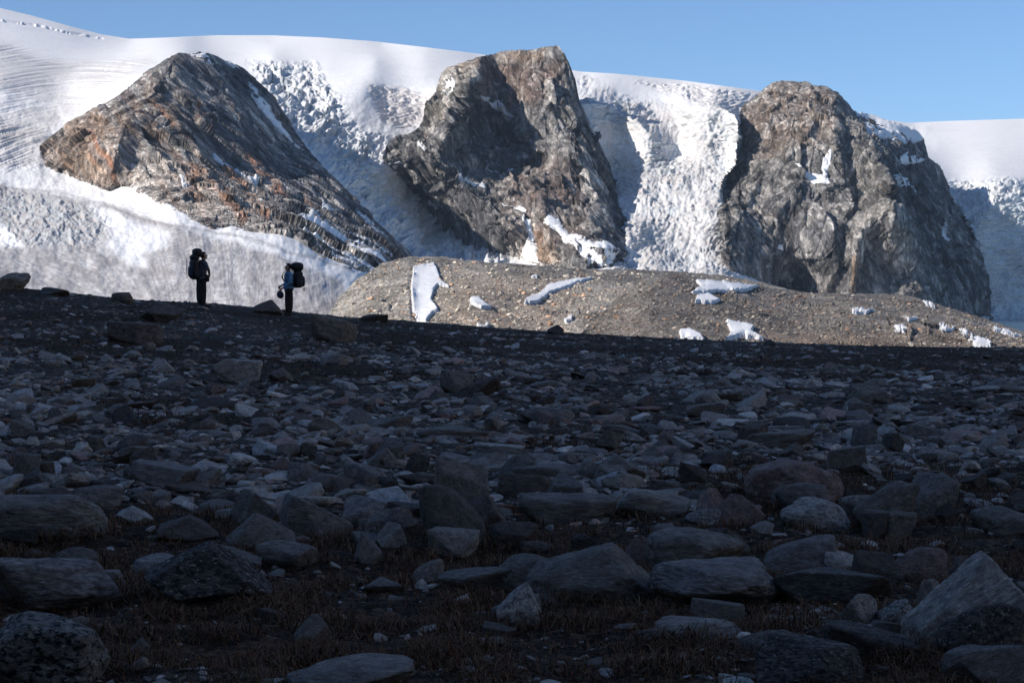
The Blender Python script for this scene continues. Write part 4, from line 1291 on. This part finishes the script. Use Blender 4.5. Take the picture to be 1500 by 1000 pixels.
while cnt < 172:
    u = rnd.uniform(-20, 1520)
    v = rnd.choice([rnd.gauss(690, 55), rnd.gauss(720, 50), rnd.uniform(590, 830), rnd.uniform(480, 640), rnd.uniform(800, 960)])
    if v < RL(u) + 8 or v > 985: continue
    if v > 810 and rnd.random() < 0.5: continue
    me, kind = lib[cnt % len(lib)]
    s_ = (v - 420) / 300.0
    w = rnd.uniform(26, 62) * min(s_, 1.35) * (1 if v > 560 else 0.8)
    w = max(w, 12)
    h = w * {'angular': rnd.uniform(.42, .7), 'round': rnd.uniform(.35, .55), 'slab': rnd.uniform(.14, .28), 'peak': rnd.uniform(.45, .7)}[kind]
    tone = rnd.choice(['grey', 'grey', 'blue', 'blue', 'pale', 'dark', 'pink', 'brown', 'grey', 'brown'])
    lab = near_label(u, v, w, "%s %s stone" % (KLAB[kind], TLAB[tone]))
    tn = np.array(TONES[tone]) * rnd.uniform(0.65, 1.3)
    add_boulder(me, u, v, w, h, tn, rnd.uniform(0, 360), rnd.uniform(-18, 18), lab, "single stones between the large boulders", rnd.uniform(.2, .9), rnd.uniform(0, .4), depth=rnd.uniform(.6, 1.), sink=0.35, name="stone")
    cnt += 1

# loose rubble: nobody could count it
m_r, nt, b = new_mat("rubble")
at = N(nt, "ShaderNodeVertexColor", layer_name="Col").outputs[0]
tc = N(nt, "ShaderNodeTexCoord").outputs["Object"]
gn = noise(nt, tc, 22, 6, 0.7)
nt.links.new(mix(nt, at, ramp(nt, gn, [(0.3, 0.55), (0.7, 1.45)]), 1.0, 'MULTIPLY'), b.inputs["Base Color"])
b.inputs["Roughness"].default_value = 0.9
b.inputs["Specular IOR Level"].default_value = 0.25
bump(nt, b, gn, 0.02)


def rubble(n, sub, dmin, dmax, smed, smax, seed):
    r_ = np.random.RandomState(seed)
    lib_ = [rock_shape(sub, 900 + seed * 50 + k, ['angular', 'slab', 'round', 'peak', 'angular'][k % 5]) for k in range(20)]
    # even over the picture height rather than over the ground
    iv = r_.uniform(1 / dmax, 1 / dmin, n * 2)
    D_ = 1 / iv
    x = r_.uniform(-1, 1, n * 2) * (0.30 * D_ + 2.4)
    keep = r_.rand(n * 2) < (1.0 - 0.80 * heath(x, D_)) * (0.22 + 0.78 * sstep(n2(x, D_, 2.5, oct=3, seed=88), -0.2, 0.25))
    x, D_ = x[keep][:n], D_[keep][:n]
    m = len(x)
    s = np.minimum(smed * np.exp(r_.normal(size=m) * 0.55), smax) / 2
    s = s * (0.75 + 0.25 * sstep(D_, 12, 30)) * (1 - 0.25 * sstep(D_, 30, 48))
    z = ground_h(x, D_)
    V_, F_, C_ = [], [], []
    off = 0
    tl = np.array([TONES[k] for k in ('grey', 'grey', 'blue', 'blue', 'dark', 'brown', 'pale', 'grey', 'grey', 'blue', 'pale', 'blue', 'dark', 'pink')])
    li = r_.randint(0, 20, m)
    for k in range(20):
        idx = np.nonzero(li == k)[0]
        bv, bf = lib_[k]
        q = len(idx)
        sc = np.stack([s[idx] * r_.uniform(.8, 1.2, q), s[idx] * r_.uniform(.6, 1.1, q), s[idx] * r_.uniform(.16, .50, q)], 1)
        ta, tb, tcn_ = r_.normal(size=q) * 0.28, r_.normal(size=q) * 0.28, r_.uniform(0, 6.28, q)
        vv = bv[None] * sc[:, None, :]
        c_, s__ = np.cos(ta)[:, None], np.sin(ta)[:, None]
        vv = np.stack([vv[..., 0] * c_ + vv[..., 2] * s__, vv[..., 1], -vv[..., 0] * s__ + vv[..., 2] * c_], -1)
        c_, s__ = np.cos(tb)[:, None], np.sin(tb)[:, None]
        vv = np.stack([vv[..., 0], vv[..., 1] * c_ - vv[..., 2] * s__, vv[..., 1] * s__ + vv[..., 2] * c_], -1)
        c_, s__ = np.cos(tcn_)[:, None], np.sin(tcn_)[:, None]
        vv = np.stack([vv[..., 0] * c_ - vv[..., 1] * s__, vv[..., 0] * s__ + vv[..., 1] * c_, vv[..., 2]], -1)
        vv += np.stack([x[idx], D_[idx], z[idx] + sc[:, 2] * 0.12], 1)[:, None, :]
        V_.append(vv.reshape(-1, 3))
        F_.append((bf[None] + (np.arange(q) * len(bv))[:, None, None]).reshape(-1, 3) + off)
        cc = tl[r_.randint(0, len(tl), q)] * r_.uniform(.45, 1.5, q)[:, None]
        cc = np.where(r_.rand(q, 1) < 0.04, np.array([[.45, .45, .44]]), cc)
        C_.append(np.repeat(cc, len(bv), 0))
        off += q * len(bv)
    return np.concatenate(V_), np.concatenate(F_), np.concatenate(C_)


Va, Fa, Ca = rubble(23000, 2, 14, 67, 0.08, 0.30, 1)
Vb_, Fb_, Cb_ = rubble(3800, 3, 6.4, 15, 0.055, 0.16, 2)
Vc_, Fc_, Cc_ = rubble(2100, 3, 13, 27, 0.19, 0.48, 3)
Ve_, Fe_, Ce_ = rubble(5200, 2, 30, 66, 0.13, 0.42, 5)
Vd_, Fd_, Cd_ = rubble(13500, 2, 6.2, 24, 0.026, 0.06, 4)
vs, fs, cs, off = [], [], [], 0
for a_, b_, c_ in ((Va, Fa, Ca), (Vb_, Fb_, Cb_), (Vc_, Fc_, Cc_), (Vd_, Fd_, Cd_), (Ve_, Fe_, Ce_)):
    vs.append(a_); fs.append(b_ + off); cs.append(c_); off += len(a_)
rub = mesh_np("rubble", np.concatenate(vs), np.concatenate(fs), m_r, False, np.concatenate(cs))
tag(rub, "loose grey rubble and gravel covering the shaded slope", "rubble", kind="stuff")

# ------------------------------------------------------------------ grass
m_gr, nt, b = new_mat("dry_grass")
at = N(nt, "ShaderNodeVertexColor", layer_name="Col").outputs[0]
nt.links.new(at, b.inputs["Base Color"])
b.inputs["Roughness"].default_value = 0.8
b.inputs["Specular IOR Level"].default_value = 0.1
r_ = np.random.RandomState(77)
n = 520000
D_ = 1 / r_.uniform(1 / 60.0, 1 / 6.4, n)
x = r_.uniform(-1, 1, n) * (0.30 * D_ + 1.6)
hh = heath(x, D_)
clump = sstep(n2(x, D_, 0.45, oct=3, seed=79), -0.15, 0.35)
keep = r_.rand(n) < hh * (0.12 + 0.88 * clump)
x, D_ = x[keep], D_[keep]
n = len(x)
print("grass blades", n)
z = ground_h(x, D_)
L = r_.uniform(0.03, 0.11, n) * (0.6 + 0.6 * clump[keep])
L *= 1 + 0.0 * D_
ang = r_.uniform(0, 6.283, n)
lean = r_.uniform(0.2, 2.2, n)
dx, dy = np.cos(ang), np.sin(ang)
wd = r_.uniform(0.0015, 0.003, n) * (0.6 + D_ / 22.0)
px_, py_ = -dy * wd, dx * wd
base = np.stack([x, D_, z - 0.01], 1)
side = np.stack([px_, py_, np.zeros(n)], 1)
mid = base + np.stack([dx * L * lean * 0.35, dy * L * lean * 0.35, L * 0.6], 1)
tip = base + np.stack([dx * L * lean, dy * L * lean, L * np.maximum(1 - 0.36 * lean, 0.15)], 1)
vv = np.stack([base - side, base + side, mid + side * 0.8, mid - side * 0.8, tip], 1).reshape(-1, 3)
i5 = (np.arange(n) * 5)[:, None]
ff = np.concatenate([i5 + np.array([[0, 1, 2]]), i5 + np.array([[0, 2, 3]]), i5 + np.array([[3, 2, 4]])], 0)
gcol_ = np.array([[0.17, 0.09, 0.048], [0.25, 0.15, 0.08], [0.12, 0.085, 0.045], [0.20, 0.085, 0.05]])[r_.randint(0, 4, n)] * r_.uniform(.4, 1.2, n)[:, None]
gr = mesh_np("grass", vv, ff, m_gr, True, np.repeat(gcol_, 5, 0))
tag(gr, "short dry brown grass and heath between the stones", "grass", kind="stuff")

# ------------------------------------------------------------------ hikers
def cloth(name, col, rough=0.9, sc=60.0):
    m, nt, b = new_mat(name)
    tc = N(nt, "ShaderNodeTexCoord").outputs["Object"]
    nn_ = noise(nt, tc, sc, 4)
    nt.links.new(mix(nt, (*col,), ramp(nt, nn_, [(0.3, 0.75), (0.7, 1.2)]), 1.0, 'MULTIPLY'), b.inputs["Base Color"])
    b.inputs["Roughness"].default_value = rough
    bump(nt, b, noise(nt, tc, 9, 3), 0.02, 0.6)
    return m


C_skin = cloth("skin", (0.42, 0.25, 0.18), 0.6)
C_black = cloth("black_nylon", (0.022, 0.022, 0.026), 0.6)
C_navy = cloth("dark_blue_fabric", (0.045, 0.06, 0.10))
C_trous = cloth("dark_trousers", (0.028, 0.026, 0.026))
C_blue = cloth("light_blue_jacket", (0.16, 0.34, 0.55))
C_boot = cloth("boot_leather", (0.03, 0.024, 0.02), 0.7)
C_hair = cloth("brown_hair", (0.035, 0.022, 0.015), 0.8)
C_greyf = cloth("grey_fabric", (0.10, 0.11, 0.13))


def skin_mesh(name, joints, bones, mats, matfun, sub=2):
    """one continuous surface grown round a skeleton; joints: name -> (x,y,z,rx,ry)"""
    names = list(joints)
    me = bpy.data.meshes.new(name + "_skel")
    me.from_pydata([joints[k][:3] for k in names], [(names.index(a), names.index(b)) for a, b in bones], [])
    o = bpy.data.objects.new(name + "_skel", me)
    COL.objects.link(o)
    o.modifiers.new("skin", 'SKIN').use_smooth_shade = True
    sk = me.skin_vertices[0].data
    for i, k in enumerate(names):
        sk[i].radius = joints[k][3:5]
        sk[i].use_root = (i == 0)
    m2_ = o.modifiers.new("sub", 'SUBSURF')
    m2_.levels = m2_.render_levels = sub
    dg = bpy.context.evaluated_depsgraph_get()
    res = bpy.data.meshes.new_from_object(o.evaluated_get(dg))
    res.name = name
    bpy.data.objects.remove(o)
    res.materials.clear()
    for m in mats: res.materials.append(m)
    for p in res.polygons:
        p.use_smooth = True
        p.material_index = matfun(p.center)
    return res


def part(name, me, parent, mat=None):
    o = bpy.data.objects.new(name, me)
    if mat is not None:
        me.materials.clear()
        me.materials.append(mat)
    COL.objects.link(o)
    o.parent = parent
    return o


def rbox(name, size, loc, mat, parent, bevel=0.3, taper=(1, 1), rot=(0, 0, 0), seg=4, puff=0.0):
    """rounded, slightly stuffed box"""
    bm = bmesh.new()
    bmesh.ops.create_cube(bm, size=1.0)
    bmesh.ops.subdivide_edges(bm, edges=bm.edges[:], cuts=5, use_grid_fill=True)
    for v in bm.verts:
        p = v.co * 2
        q = Vector([math.copysign(abs(c) ** 1.0, c) for c in p])
        # superellipsoid rounding
        e = 2 + 0.7 / max(bevel, 0.05)
        m_ = max(abs(c) for c in q)
        nrm_ = (sum(abs(c) ** e for c in q)) ** (1 / e)
        q = q * (m_ / nrm_ if nrm_ > 0 else 1)
        tt = (q.z + 1) / 2
        sx = 1 + (taper[0] - 1) * tt
        sy = 1 + (taper[1] - 1) * tt
        wob = 1 + puff * math.sin(q.z * 7 + q.x * 3) * 0.05
        v.co = Vector((q.x * sx * size[0] / 2 * wob, q.y * sy * size[1] / 2 * wob, q.z * size[2] / 2))
    bmesh.ops.transform(bm, matrix=Matrix.Translation(loc) @ Euler(rot).to_matrix().to_4x4(), verts=bm.verts[:])
    me = bpy.data.meshes.new(name)
    bm.to_mesh(me)
    bm.free()
    for p in me.polygons: p.use_smooth = True
    return part(name, me, parent, mat)


def tube(name, pts, r, mat, parent, flat=1.0, n=8):
    bm = bmesh.new()
    rings = []
    pts = [Vector(p) for p in pts]
    for i, p in enumerate(pts):
        d = (pts[min(i + 1, len(pts) - 1)] - pts[max(i - 1, 0)]).normalized()
        a = d.cross(Vector((0.1, 0.2, 1))).normalized()
        c = d.cross(a).normalized()
        rings.append([bm.verts.new(p + a * math.cos(2 * math.pi * k / n) * r + c * math.sin(2 * math.pi * k / n) * r * flat) for k in range(n)])
    for i in range(len(rings) - 1):
        for k in range(n):
            bm.faces.new((rings[i][k], rings[i][(k + 1) % n], rings[i + 1][(k + 1) % n], rings[i + 1][k]))
    bm.faces.new(rings[0][::-1])
    bm.faces.new(rings[-1])
    me = bpy.data.meshes.new(name)
    bm.to_mesh(me)
    bm.free()
    for p in me.polygons: p.use_smooth = True
    return part(name, me, parent, mat)


def roll(name, p0, p1, r, mat, parent):
    P0, P1 = Vector(p0), Vector(p1)
    return tube(name, [P0, P0.lerp(P1, .02), P0.lerp(P1, .25), P0.lerp(P1, .5), P0.lerp(P1, .75), P0.lerp(P1, .98), P1], r, mat, parent, 1.0, 16)


def empty(name, loc, rz):
    o = bpy.data.objects.new(name, None)
    COL.objects.link(o)
    o.location = loc
    o.rotation_euler = (0, 0, rz)
    return o


def hand(J, B, side, wrist, palm_dir, curl_dir, thumb_dir):
    """palm and five separate bent fingers rooted in it"""
    w, pd, cd, td = Vector(wrist), Vector(palm_dir).normalized(), Vector(curl_dir).normalized(), Vector(thumb_dir).normalized()
    pc = w + pd * 0.06
    J['palm' + side] = (*pc, 0.036, 0.018)
    B.append(('wrist' + side, 'palm' + side))
    for i, (o_, ln) in enumerate(((0.03, .072), (0.01, .08), (-0.01, .074), (-0.03, .06))):
        a = w + pd * 0.10 + td * o_
        m_ = a + pd * ln * 0.5 + cd * ln * (0.18 + .03 * i)
        e = m_ + pd * ln * 0.25 + cd * ln * (0.45 + .04 * i)
        for nm, p, r_ in (('a', a, .0105), ('b', m_, .009), ('c', e, .0075)):
            J['f%d%s%s' % (i, nm, side)] = (*p, r_, r_)
        B += [('palm' + side, 'f%da%s' % (i, side)), ('f%da%s' % (i, side), 'f%db%s' % (i, side)), ('f%db%s' % (i, side), 'f%dc%s' % (i, side))]
    a = w + pd * 0.035 + td * 0.035
    m_ = a + td * 0.022 + pd * 0.03
    e = m_ + pd * 0.026 + cd * 0.012
    for nm, p, r_ in (('a', a, .013), ('b', m_, .0105), ('c', e, .0085)):
        J['t' + nm + side] = (*p, r_, r_)
    B += [('palm' + side, 'ta' + side), ('ta' + side, 'tb' + side), ('tb' + side, 'tc' + side)]


def person(root, H, arms, lean=0.03, head_yaw=0.0, jacket=None, trousers=None, feet=((-0.10, 0.03), (0.10, -0.05)), hairmat=None):
    s = H / 1.75
    J = {'pelvis': (0, 0, .95, .175, .150)}
    B = []
    J['waist'] = (0, .0 + lean * .3, 1.08, .165, .135)
    J['chest'] = (0, lean * .8, 1.27, .185, .150)
    J['upper'] = (0, lean, 1.41, .150, .095)
    J['neck'] = (0, lean * 1.2 + .01, 1.50, .058, .056)
    B += [('pelvis', 'waist'), ('waist', 'chest'), ('chest', 'upper'), ('upper', 'neck')]
    J['skull0'] = (0, lean * 1.3 + .02, 1.57, .070, .075)
    J['skull1'] = (0, lean * 1.3 + .015, 1.65, .082, .095)
    J['skull2'] = (0, lean * 1.3 + .00, 1.72, .060, .070)
    B += [('neck', 'skull0'), ('skull0', 'skull1'), ('skull1', 'skull2')]
    for sd, sx, ft in (('L', -1, feet[0]), ('R', 1, feet[1])):
        J['hip' + sd] = (sx * .100, 0, .88, .118, .122)
        J['knee' + sd] = (sx * .10 + (ft[0] - sx * .1) * .5, ft[1] * .5 + .02, .50, .086, .092)
        J['calf' + sd] = (ft[0], ft[1] * .8 - .01, .34, .080, .086)
        J['ankle' + sd] = (ft[0], ft[1] - .02, .10, .046, .05)
        J['heel' + sd] = (ft[0], ft[1] - .03, .045, .046, .045)
        J['toe' + sd] = (ft[0] * 1.05, ft[1] + .15, .035, .042, .034)
        B += [('pelvis', 'hip' + sd), ('hip' + sd, 'knee' + sd), ('knee' + sd, 'calf' + sd), ('calf' + sd, 'ankle' + sd), ('ankle' + sd, 'heel' + sd), ('heel' + sd, 'toe' + sd)]
        sh, el, wr, pd, cd, td = arms[sd]
        J['shoulder' + sd] = (*sh, .066, .064)
        J['elbow' + sd] = (*el, .048, .048)
        mid_ = [(a * .45 + b_ * .55) for a, b_ in zip(sh, el)]
        J['bicep' + sd] = (*mid_, .056, .056)
        J['wrist' + sd] = (*wr, .031, .027)
        B += [('upper', 'shoulder' + sd), ('shoulder' + sd, 'bicep' + sd), ('bicep' + sd, 'elbow' + sd), ('elbow' + sd, 'wrist' + sd)]
        hand(J, B, sd, wr, pd, cd, td)

    wrists = [Vector(arms['L'][2]), Vector(arms['R'][2])]
    nz = 1.485

    def mf(c):
        if c.z > nz: return 0
        for w in wrists:
            if (c - (w + Vector((0, 0, 0)))).length < 0.045 or ((c - w).length < 0.24 and any((c - (w + Vector(arms[k][3]).normalized() * 0.10)).length < 0.10 for k, ww in (('L', wrists[0]), ('R', wrists[1])) if (ww - w).length < .001)):
                return 0
        if c.z > 0.93: return 1
        if c.z > 0.15: return 2
        return 3
    me = skin_mesh("body", J, B, [C_skin, jacket, trousers, C_boot], mf)
    bd_ = part("body", me, root)
    hy = lean * 1.3
    fx, fy = math.sin(head_yaw), math.cos(head_yaw)
    hc = Vector((0, hy + .012, 1.65))
    f = Vector((fx, fy, 0))
    rgt = Vector((fy, -fx, 0))
    # face
    bm = bmesh.new()

    def blob(c, r, sc):
        q = bmesh.ops.create_uvsphere(bm, u_segments=10, v_segments=8, radius=r)
        M = Matrix.Translation(c) @ Matrix(((rgt.x, f.x, 0, 0), (rgt.y, f.y, 0, 0), (0, 0, 1, 0), (0, 0, 0, 1))) @ Matrix.Diagonal((*sc, 1))
        bmesh.ops.transform(bm, matrix=M, verts=q['verts'])
    blob(hc + f * .098 + Vector((0, 0, -.012)), .017, (.8, 1.1, 1.5))
    blob(hc + f * .075 + Vector((0, 0, -.085)), .035, (1.0, .8, .7))
    for sgn in (-1, 1):
        blob(hc + rgt * sgn * .084 + Vector((0, 0, -.015)), .022, (.45, .8, 1.4))
    me = bpy.data.meshes.new("face")
    bm.to_mesh(me)
    bm.free()
    for p in me.polygons: p.use_smooth = True
    face = part("face", me, root, C_skin)
    bm = bmesh.new()
    for sgn in (-1, 1):
        blob(hc + f * .088 + rgt * sgn * .032 + Vector((0, 0, .012)), .010, (1.3, .6, .8))
    me = bpy.data.meshes.new("eyes")
    bm.to_mesh(me)
    bm.free()
    part("eyes", me, root, C_hair)
    bm = bmesh.new()
    blob(hc + f * .088 + Vector((0, 0, -.055)), .018, (1.3, .4, .35))
    me = bpy.data.meshes.new("mouth")
    bm.to_mesh(me)
    bm.free()
    part("mouth", me, root, C_boot)
    # hair: a cap over crown and nape
    bm = bmesh.new()
    q = bmesh.ops.create_uvsphere(bm, u_segments=20, v_segments=14, radius=1)
    for v in bm.verts:
        c = v.co.copy()
        front = c.dot(f)
        v.co = hc + Vector((c.x * .094, c.y * .108, c.z * .112)) + Vector((0, 0, .015)) - f * 0.012
        if front > 0.2 and c.z < 0.45:
            v.co -= f * 0.06
            v.co.z = max(v.co.z, hc.z + .02)
    me = bpy.data.meshes.new("hair")
    bm.to_mesh(me)
    bm.free()
    for p in me.polygons: p.use_smooth = True
    part("hair", me, root, hairmat or C_hair)
    # jacket hem and trouser cuffs give the clothes an edge
    rbox("jacket_hem", (.37, .30, .20), (0, .0, .93), jacket, root, bevel=.9)
    for sx, ft in ((-1, feet[0]), (1, feet[1])):
        rbox("boot", (.11, .28, .10), (ft[0], ft[1] + .05, .05), C_boot, root, bevel=.6, taper=(.9, .75))
        rbox("trouser_leg", (.17, .215, .82), (ft[0] * .98, ft[1] * .6, .48), trousers, root, bevel=.5, taper=(1.12, 1.12))
    root.scale = (s * 1.1, s * 1.12, s)
    return root


def backpack(root, tall=1.0):
    """rucksack in the wearer's frame: it sits behind the back (-y)"""
    rbox("main_bag", (.38, .25, .64 * tall), (0, -.245, 1.22), C_black, root, bevel=.45, taper=(1.05, .95), puff=1)
    rbox("top_lid", (.36, .27, .19), (0, -.235, 1.56 + .02 * tall), C_black, root, bevel=.8)
    rbox("front_pocket", (.28, .10, .36), (0, -.375, 1.13), C_navy, root, bevel=.6)
    for sx in (-1, 1):
        rbox("side_pocket", (.09, .17, .28), (sx * .21, -.24, 1.05), C_black, root, bevel=.7)
        tube("shoulder_strap", [(sx * .12, -.17, 1.42), (sx * .125, -.10, 1.50), (sx * .13, .02, 1.51), (sx * .135, .115, 1.42), (sx * .14, .15, 1.28), (sx * .16, .08, 1.12), (sx * .17, -.10, 1.02)], .026, C_black, root, .35)
    tube("hip_belt", [(.0 + .19 * math.sin(a), -.02 + .15 * math.cos(a), 1.0) for a in [i * math.pi / 10 for i in range(21)]], .030, C_black, root, .5)


P1u, P1v = 295, 446.5
g1 = ground_at(P1u, 449)
z1 = float(ground_h(g1.x, g1.y))
yaw1 = math.atan2(-0.80, 0.55)       # local +y turned towards the right and away
p1 = empty("person", (g1.x, g1.y, z1 - .01), yaw1)
person(p1, 1.74, {
    'L': ((-.20, .02, 1.42), (-.36, -.02, 1.17), (-.20, .14, 1.04), (.8, .5, -.2), (.6, .2, -.6), (.2, .4, .8)),
    'R': ((.20, .02, 1.42), (.37, .06, 1.18), (.20, .16, 1.04), (-.8, .5, -.2), (-.6, .2, -.6), (-.2, .4, .8))},
    lean=.05, head_yaw=0.25, jacket=C_greyf, trousers=C_trous, feet=((-.085, .02), (.085, -.02)))
tag(p1, "person in dark clothes with hands at the waist, facing the glacier", "person", "hikers standing on the ridge")
b1 = empty("backpack", (g1.x, g1.y, z1 - .01), yaw1)
backpack(b1, 1.08)
roll("rolled_mat", (-.06, -.16, 1.60), (-.06, -.16, 1.83), .12, C_black, b1)
rbox("stuff_sack", (.34, .29, .30), (.03, -.155, 1.73), C_black, b1, bevel=.9)
tube("pole", [(-.16, -.42, .92), (-.17, -.43, 1.2), (-.17, -.42, 1.52)], .012, C_greyf, b1)
b1.scale = (.995,) * 3
tag(b1, "very tall dark backpack with a bulging top on the left hiker", "backpack", "backpacks carried by the hikers")
w1 = empty("pouch", (g1.x, g1.y, z1 - .01), yaw1)
rbox("bag", (.15, .11, .20), (.20, .12, .90), C_black, w1, bevel=.6)
rbox("flap", (.155, .115, .07), (.20, .12, .985), C_black, w1, bevel=.6)
tag(w1, "small black pouch hanging at the hip of the left hiker", "pouch")

g2 = ground_at(423, 461.5)
z2 = float(ground_h(g2.x, g2.y))
yaw2 = math.atan2(0.93, -0.36)
p2 = empty("person", (g2.x, g2.y, z2 - .01), yaw2)
person(p2, 1.66, {
    'L': ((-.19, .0, 1.40), (-.27, .02, 1.12), (-.19, .24, .93), (.1, .65, -.75), (.7, .1, -.3), (0, .8, .5)),
    'R': ((.19, .0, 1.40), (.26, -.02, 1.12), (.17, .20, 1.00), (-.6, .6, -.4), (-.6, .1, -.6), (-.1, .6, .7))},
    lean=.0, head_yaw=0.1, jacket=C_blue, trousers=C_trous, feet=((-.09, .04), (.09, -.06)))
tag(p2, "person in a light blue jacket holding a round dark hat", "person", "hikers standing on the ridge")
b2 = empty("backpack", (g2.x, g2.y, z2 - .01), yaw2)
backpack(b2, .92)
rbox("stuff_sack", (.38, .32, .30), (0, -.23, 1.62), C_black, b2, bevel=.95)
for sx in (-.08, .08):
    tube("lower_strap", [(sx, -.40, .93), (sx, -.41, .86), (sx * 1.1, -.42, .80)], .009, C_black, b2)
b2.scale = (1.03, 1.24, .97)
tag(b2, "round-topped black backpack on the right hiker in blue", "backpack", "backpacks carried by the hikers")
ht = empty("hat", (g2.x, g2.y, z2 - .01), yaw2)
hp = Vector((-.19, .335, .70))
bm = bmesh.new()
seg = 28
prof = [(0.0, .075), (.05, .073), (.082, .055), (.09, .02), (.092, .0), (.125, -.006), (.135, -.012), (.125, -.016), (.088, -.010)]
rings = []
tilt_m = Euler((R(10), R(-80), R(4))).to_matrix()
for r0, h0 in prof:
    if r0 == 0:
        rings.append([bm.verts.new(hp + tilt_m @ Vector((0, 0, h0)))])
        continue
    rings.append([bm.verts.new(hp + tilt_m @ Vector((r0 * math.cos(2 * math.pi * k / seg), r0 * math.sin(2 * math.pi * k / seg), h0))) for k in range(seg)])
for k in range(seg):
    bm.faces.new((rings[0][0], rings[1][k], rings[1][(k + 1) % seg]))
for i in range(1, len(rings) - 1):
    for k in range(seg):
        bm.faces.new((rings[i][k], rings[i][(k + 1) % seg], rings[i + 1][(k + 1) % seg], rings[i + 1][k]))
me = bpy.data.meshes.new("crown_and_brim")
bm.to_mesh(me)
bm.free()
for p in me.polygons: p.use_smooth = True
part("crown_and_brim", me, ht, C_navy)
tube("chin_cord", [hp + Vector((0, 0, .10)), hp + Vector((.01, -.01, .16)), hp + Vector((0, 0, .21))], .008, C_black, ht)
ht.scale = (.95,) * 3
tag(ht, "round dark hat with a brim hanging from the hand of the hiker in blue", "hat")
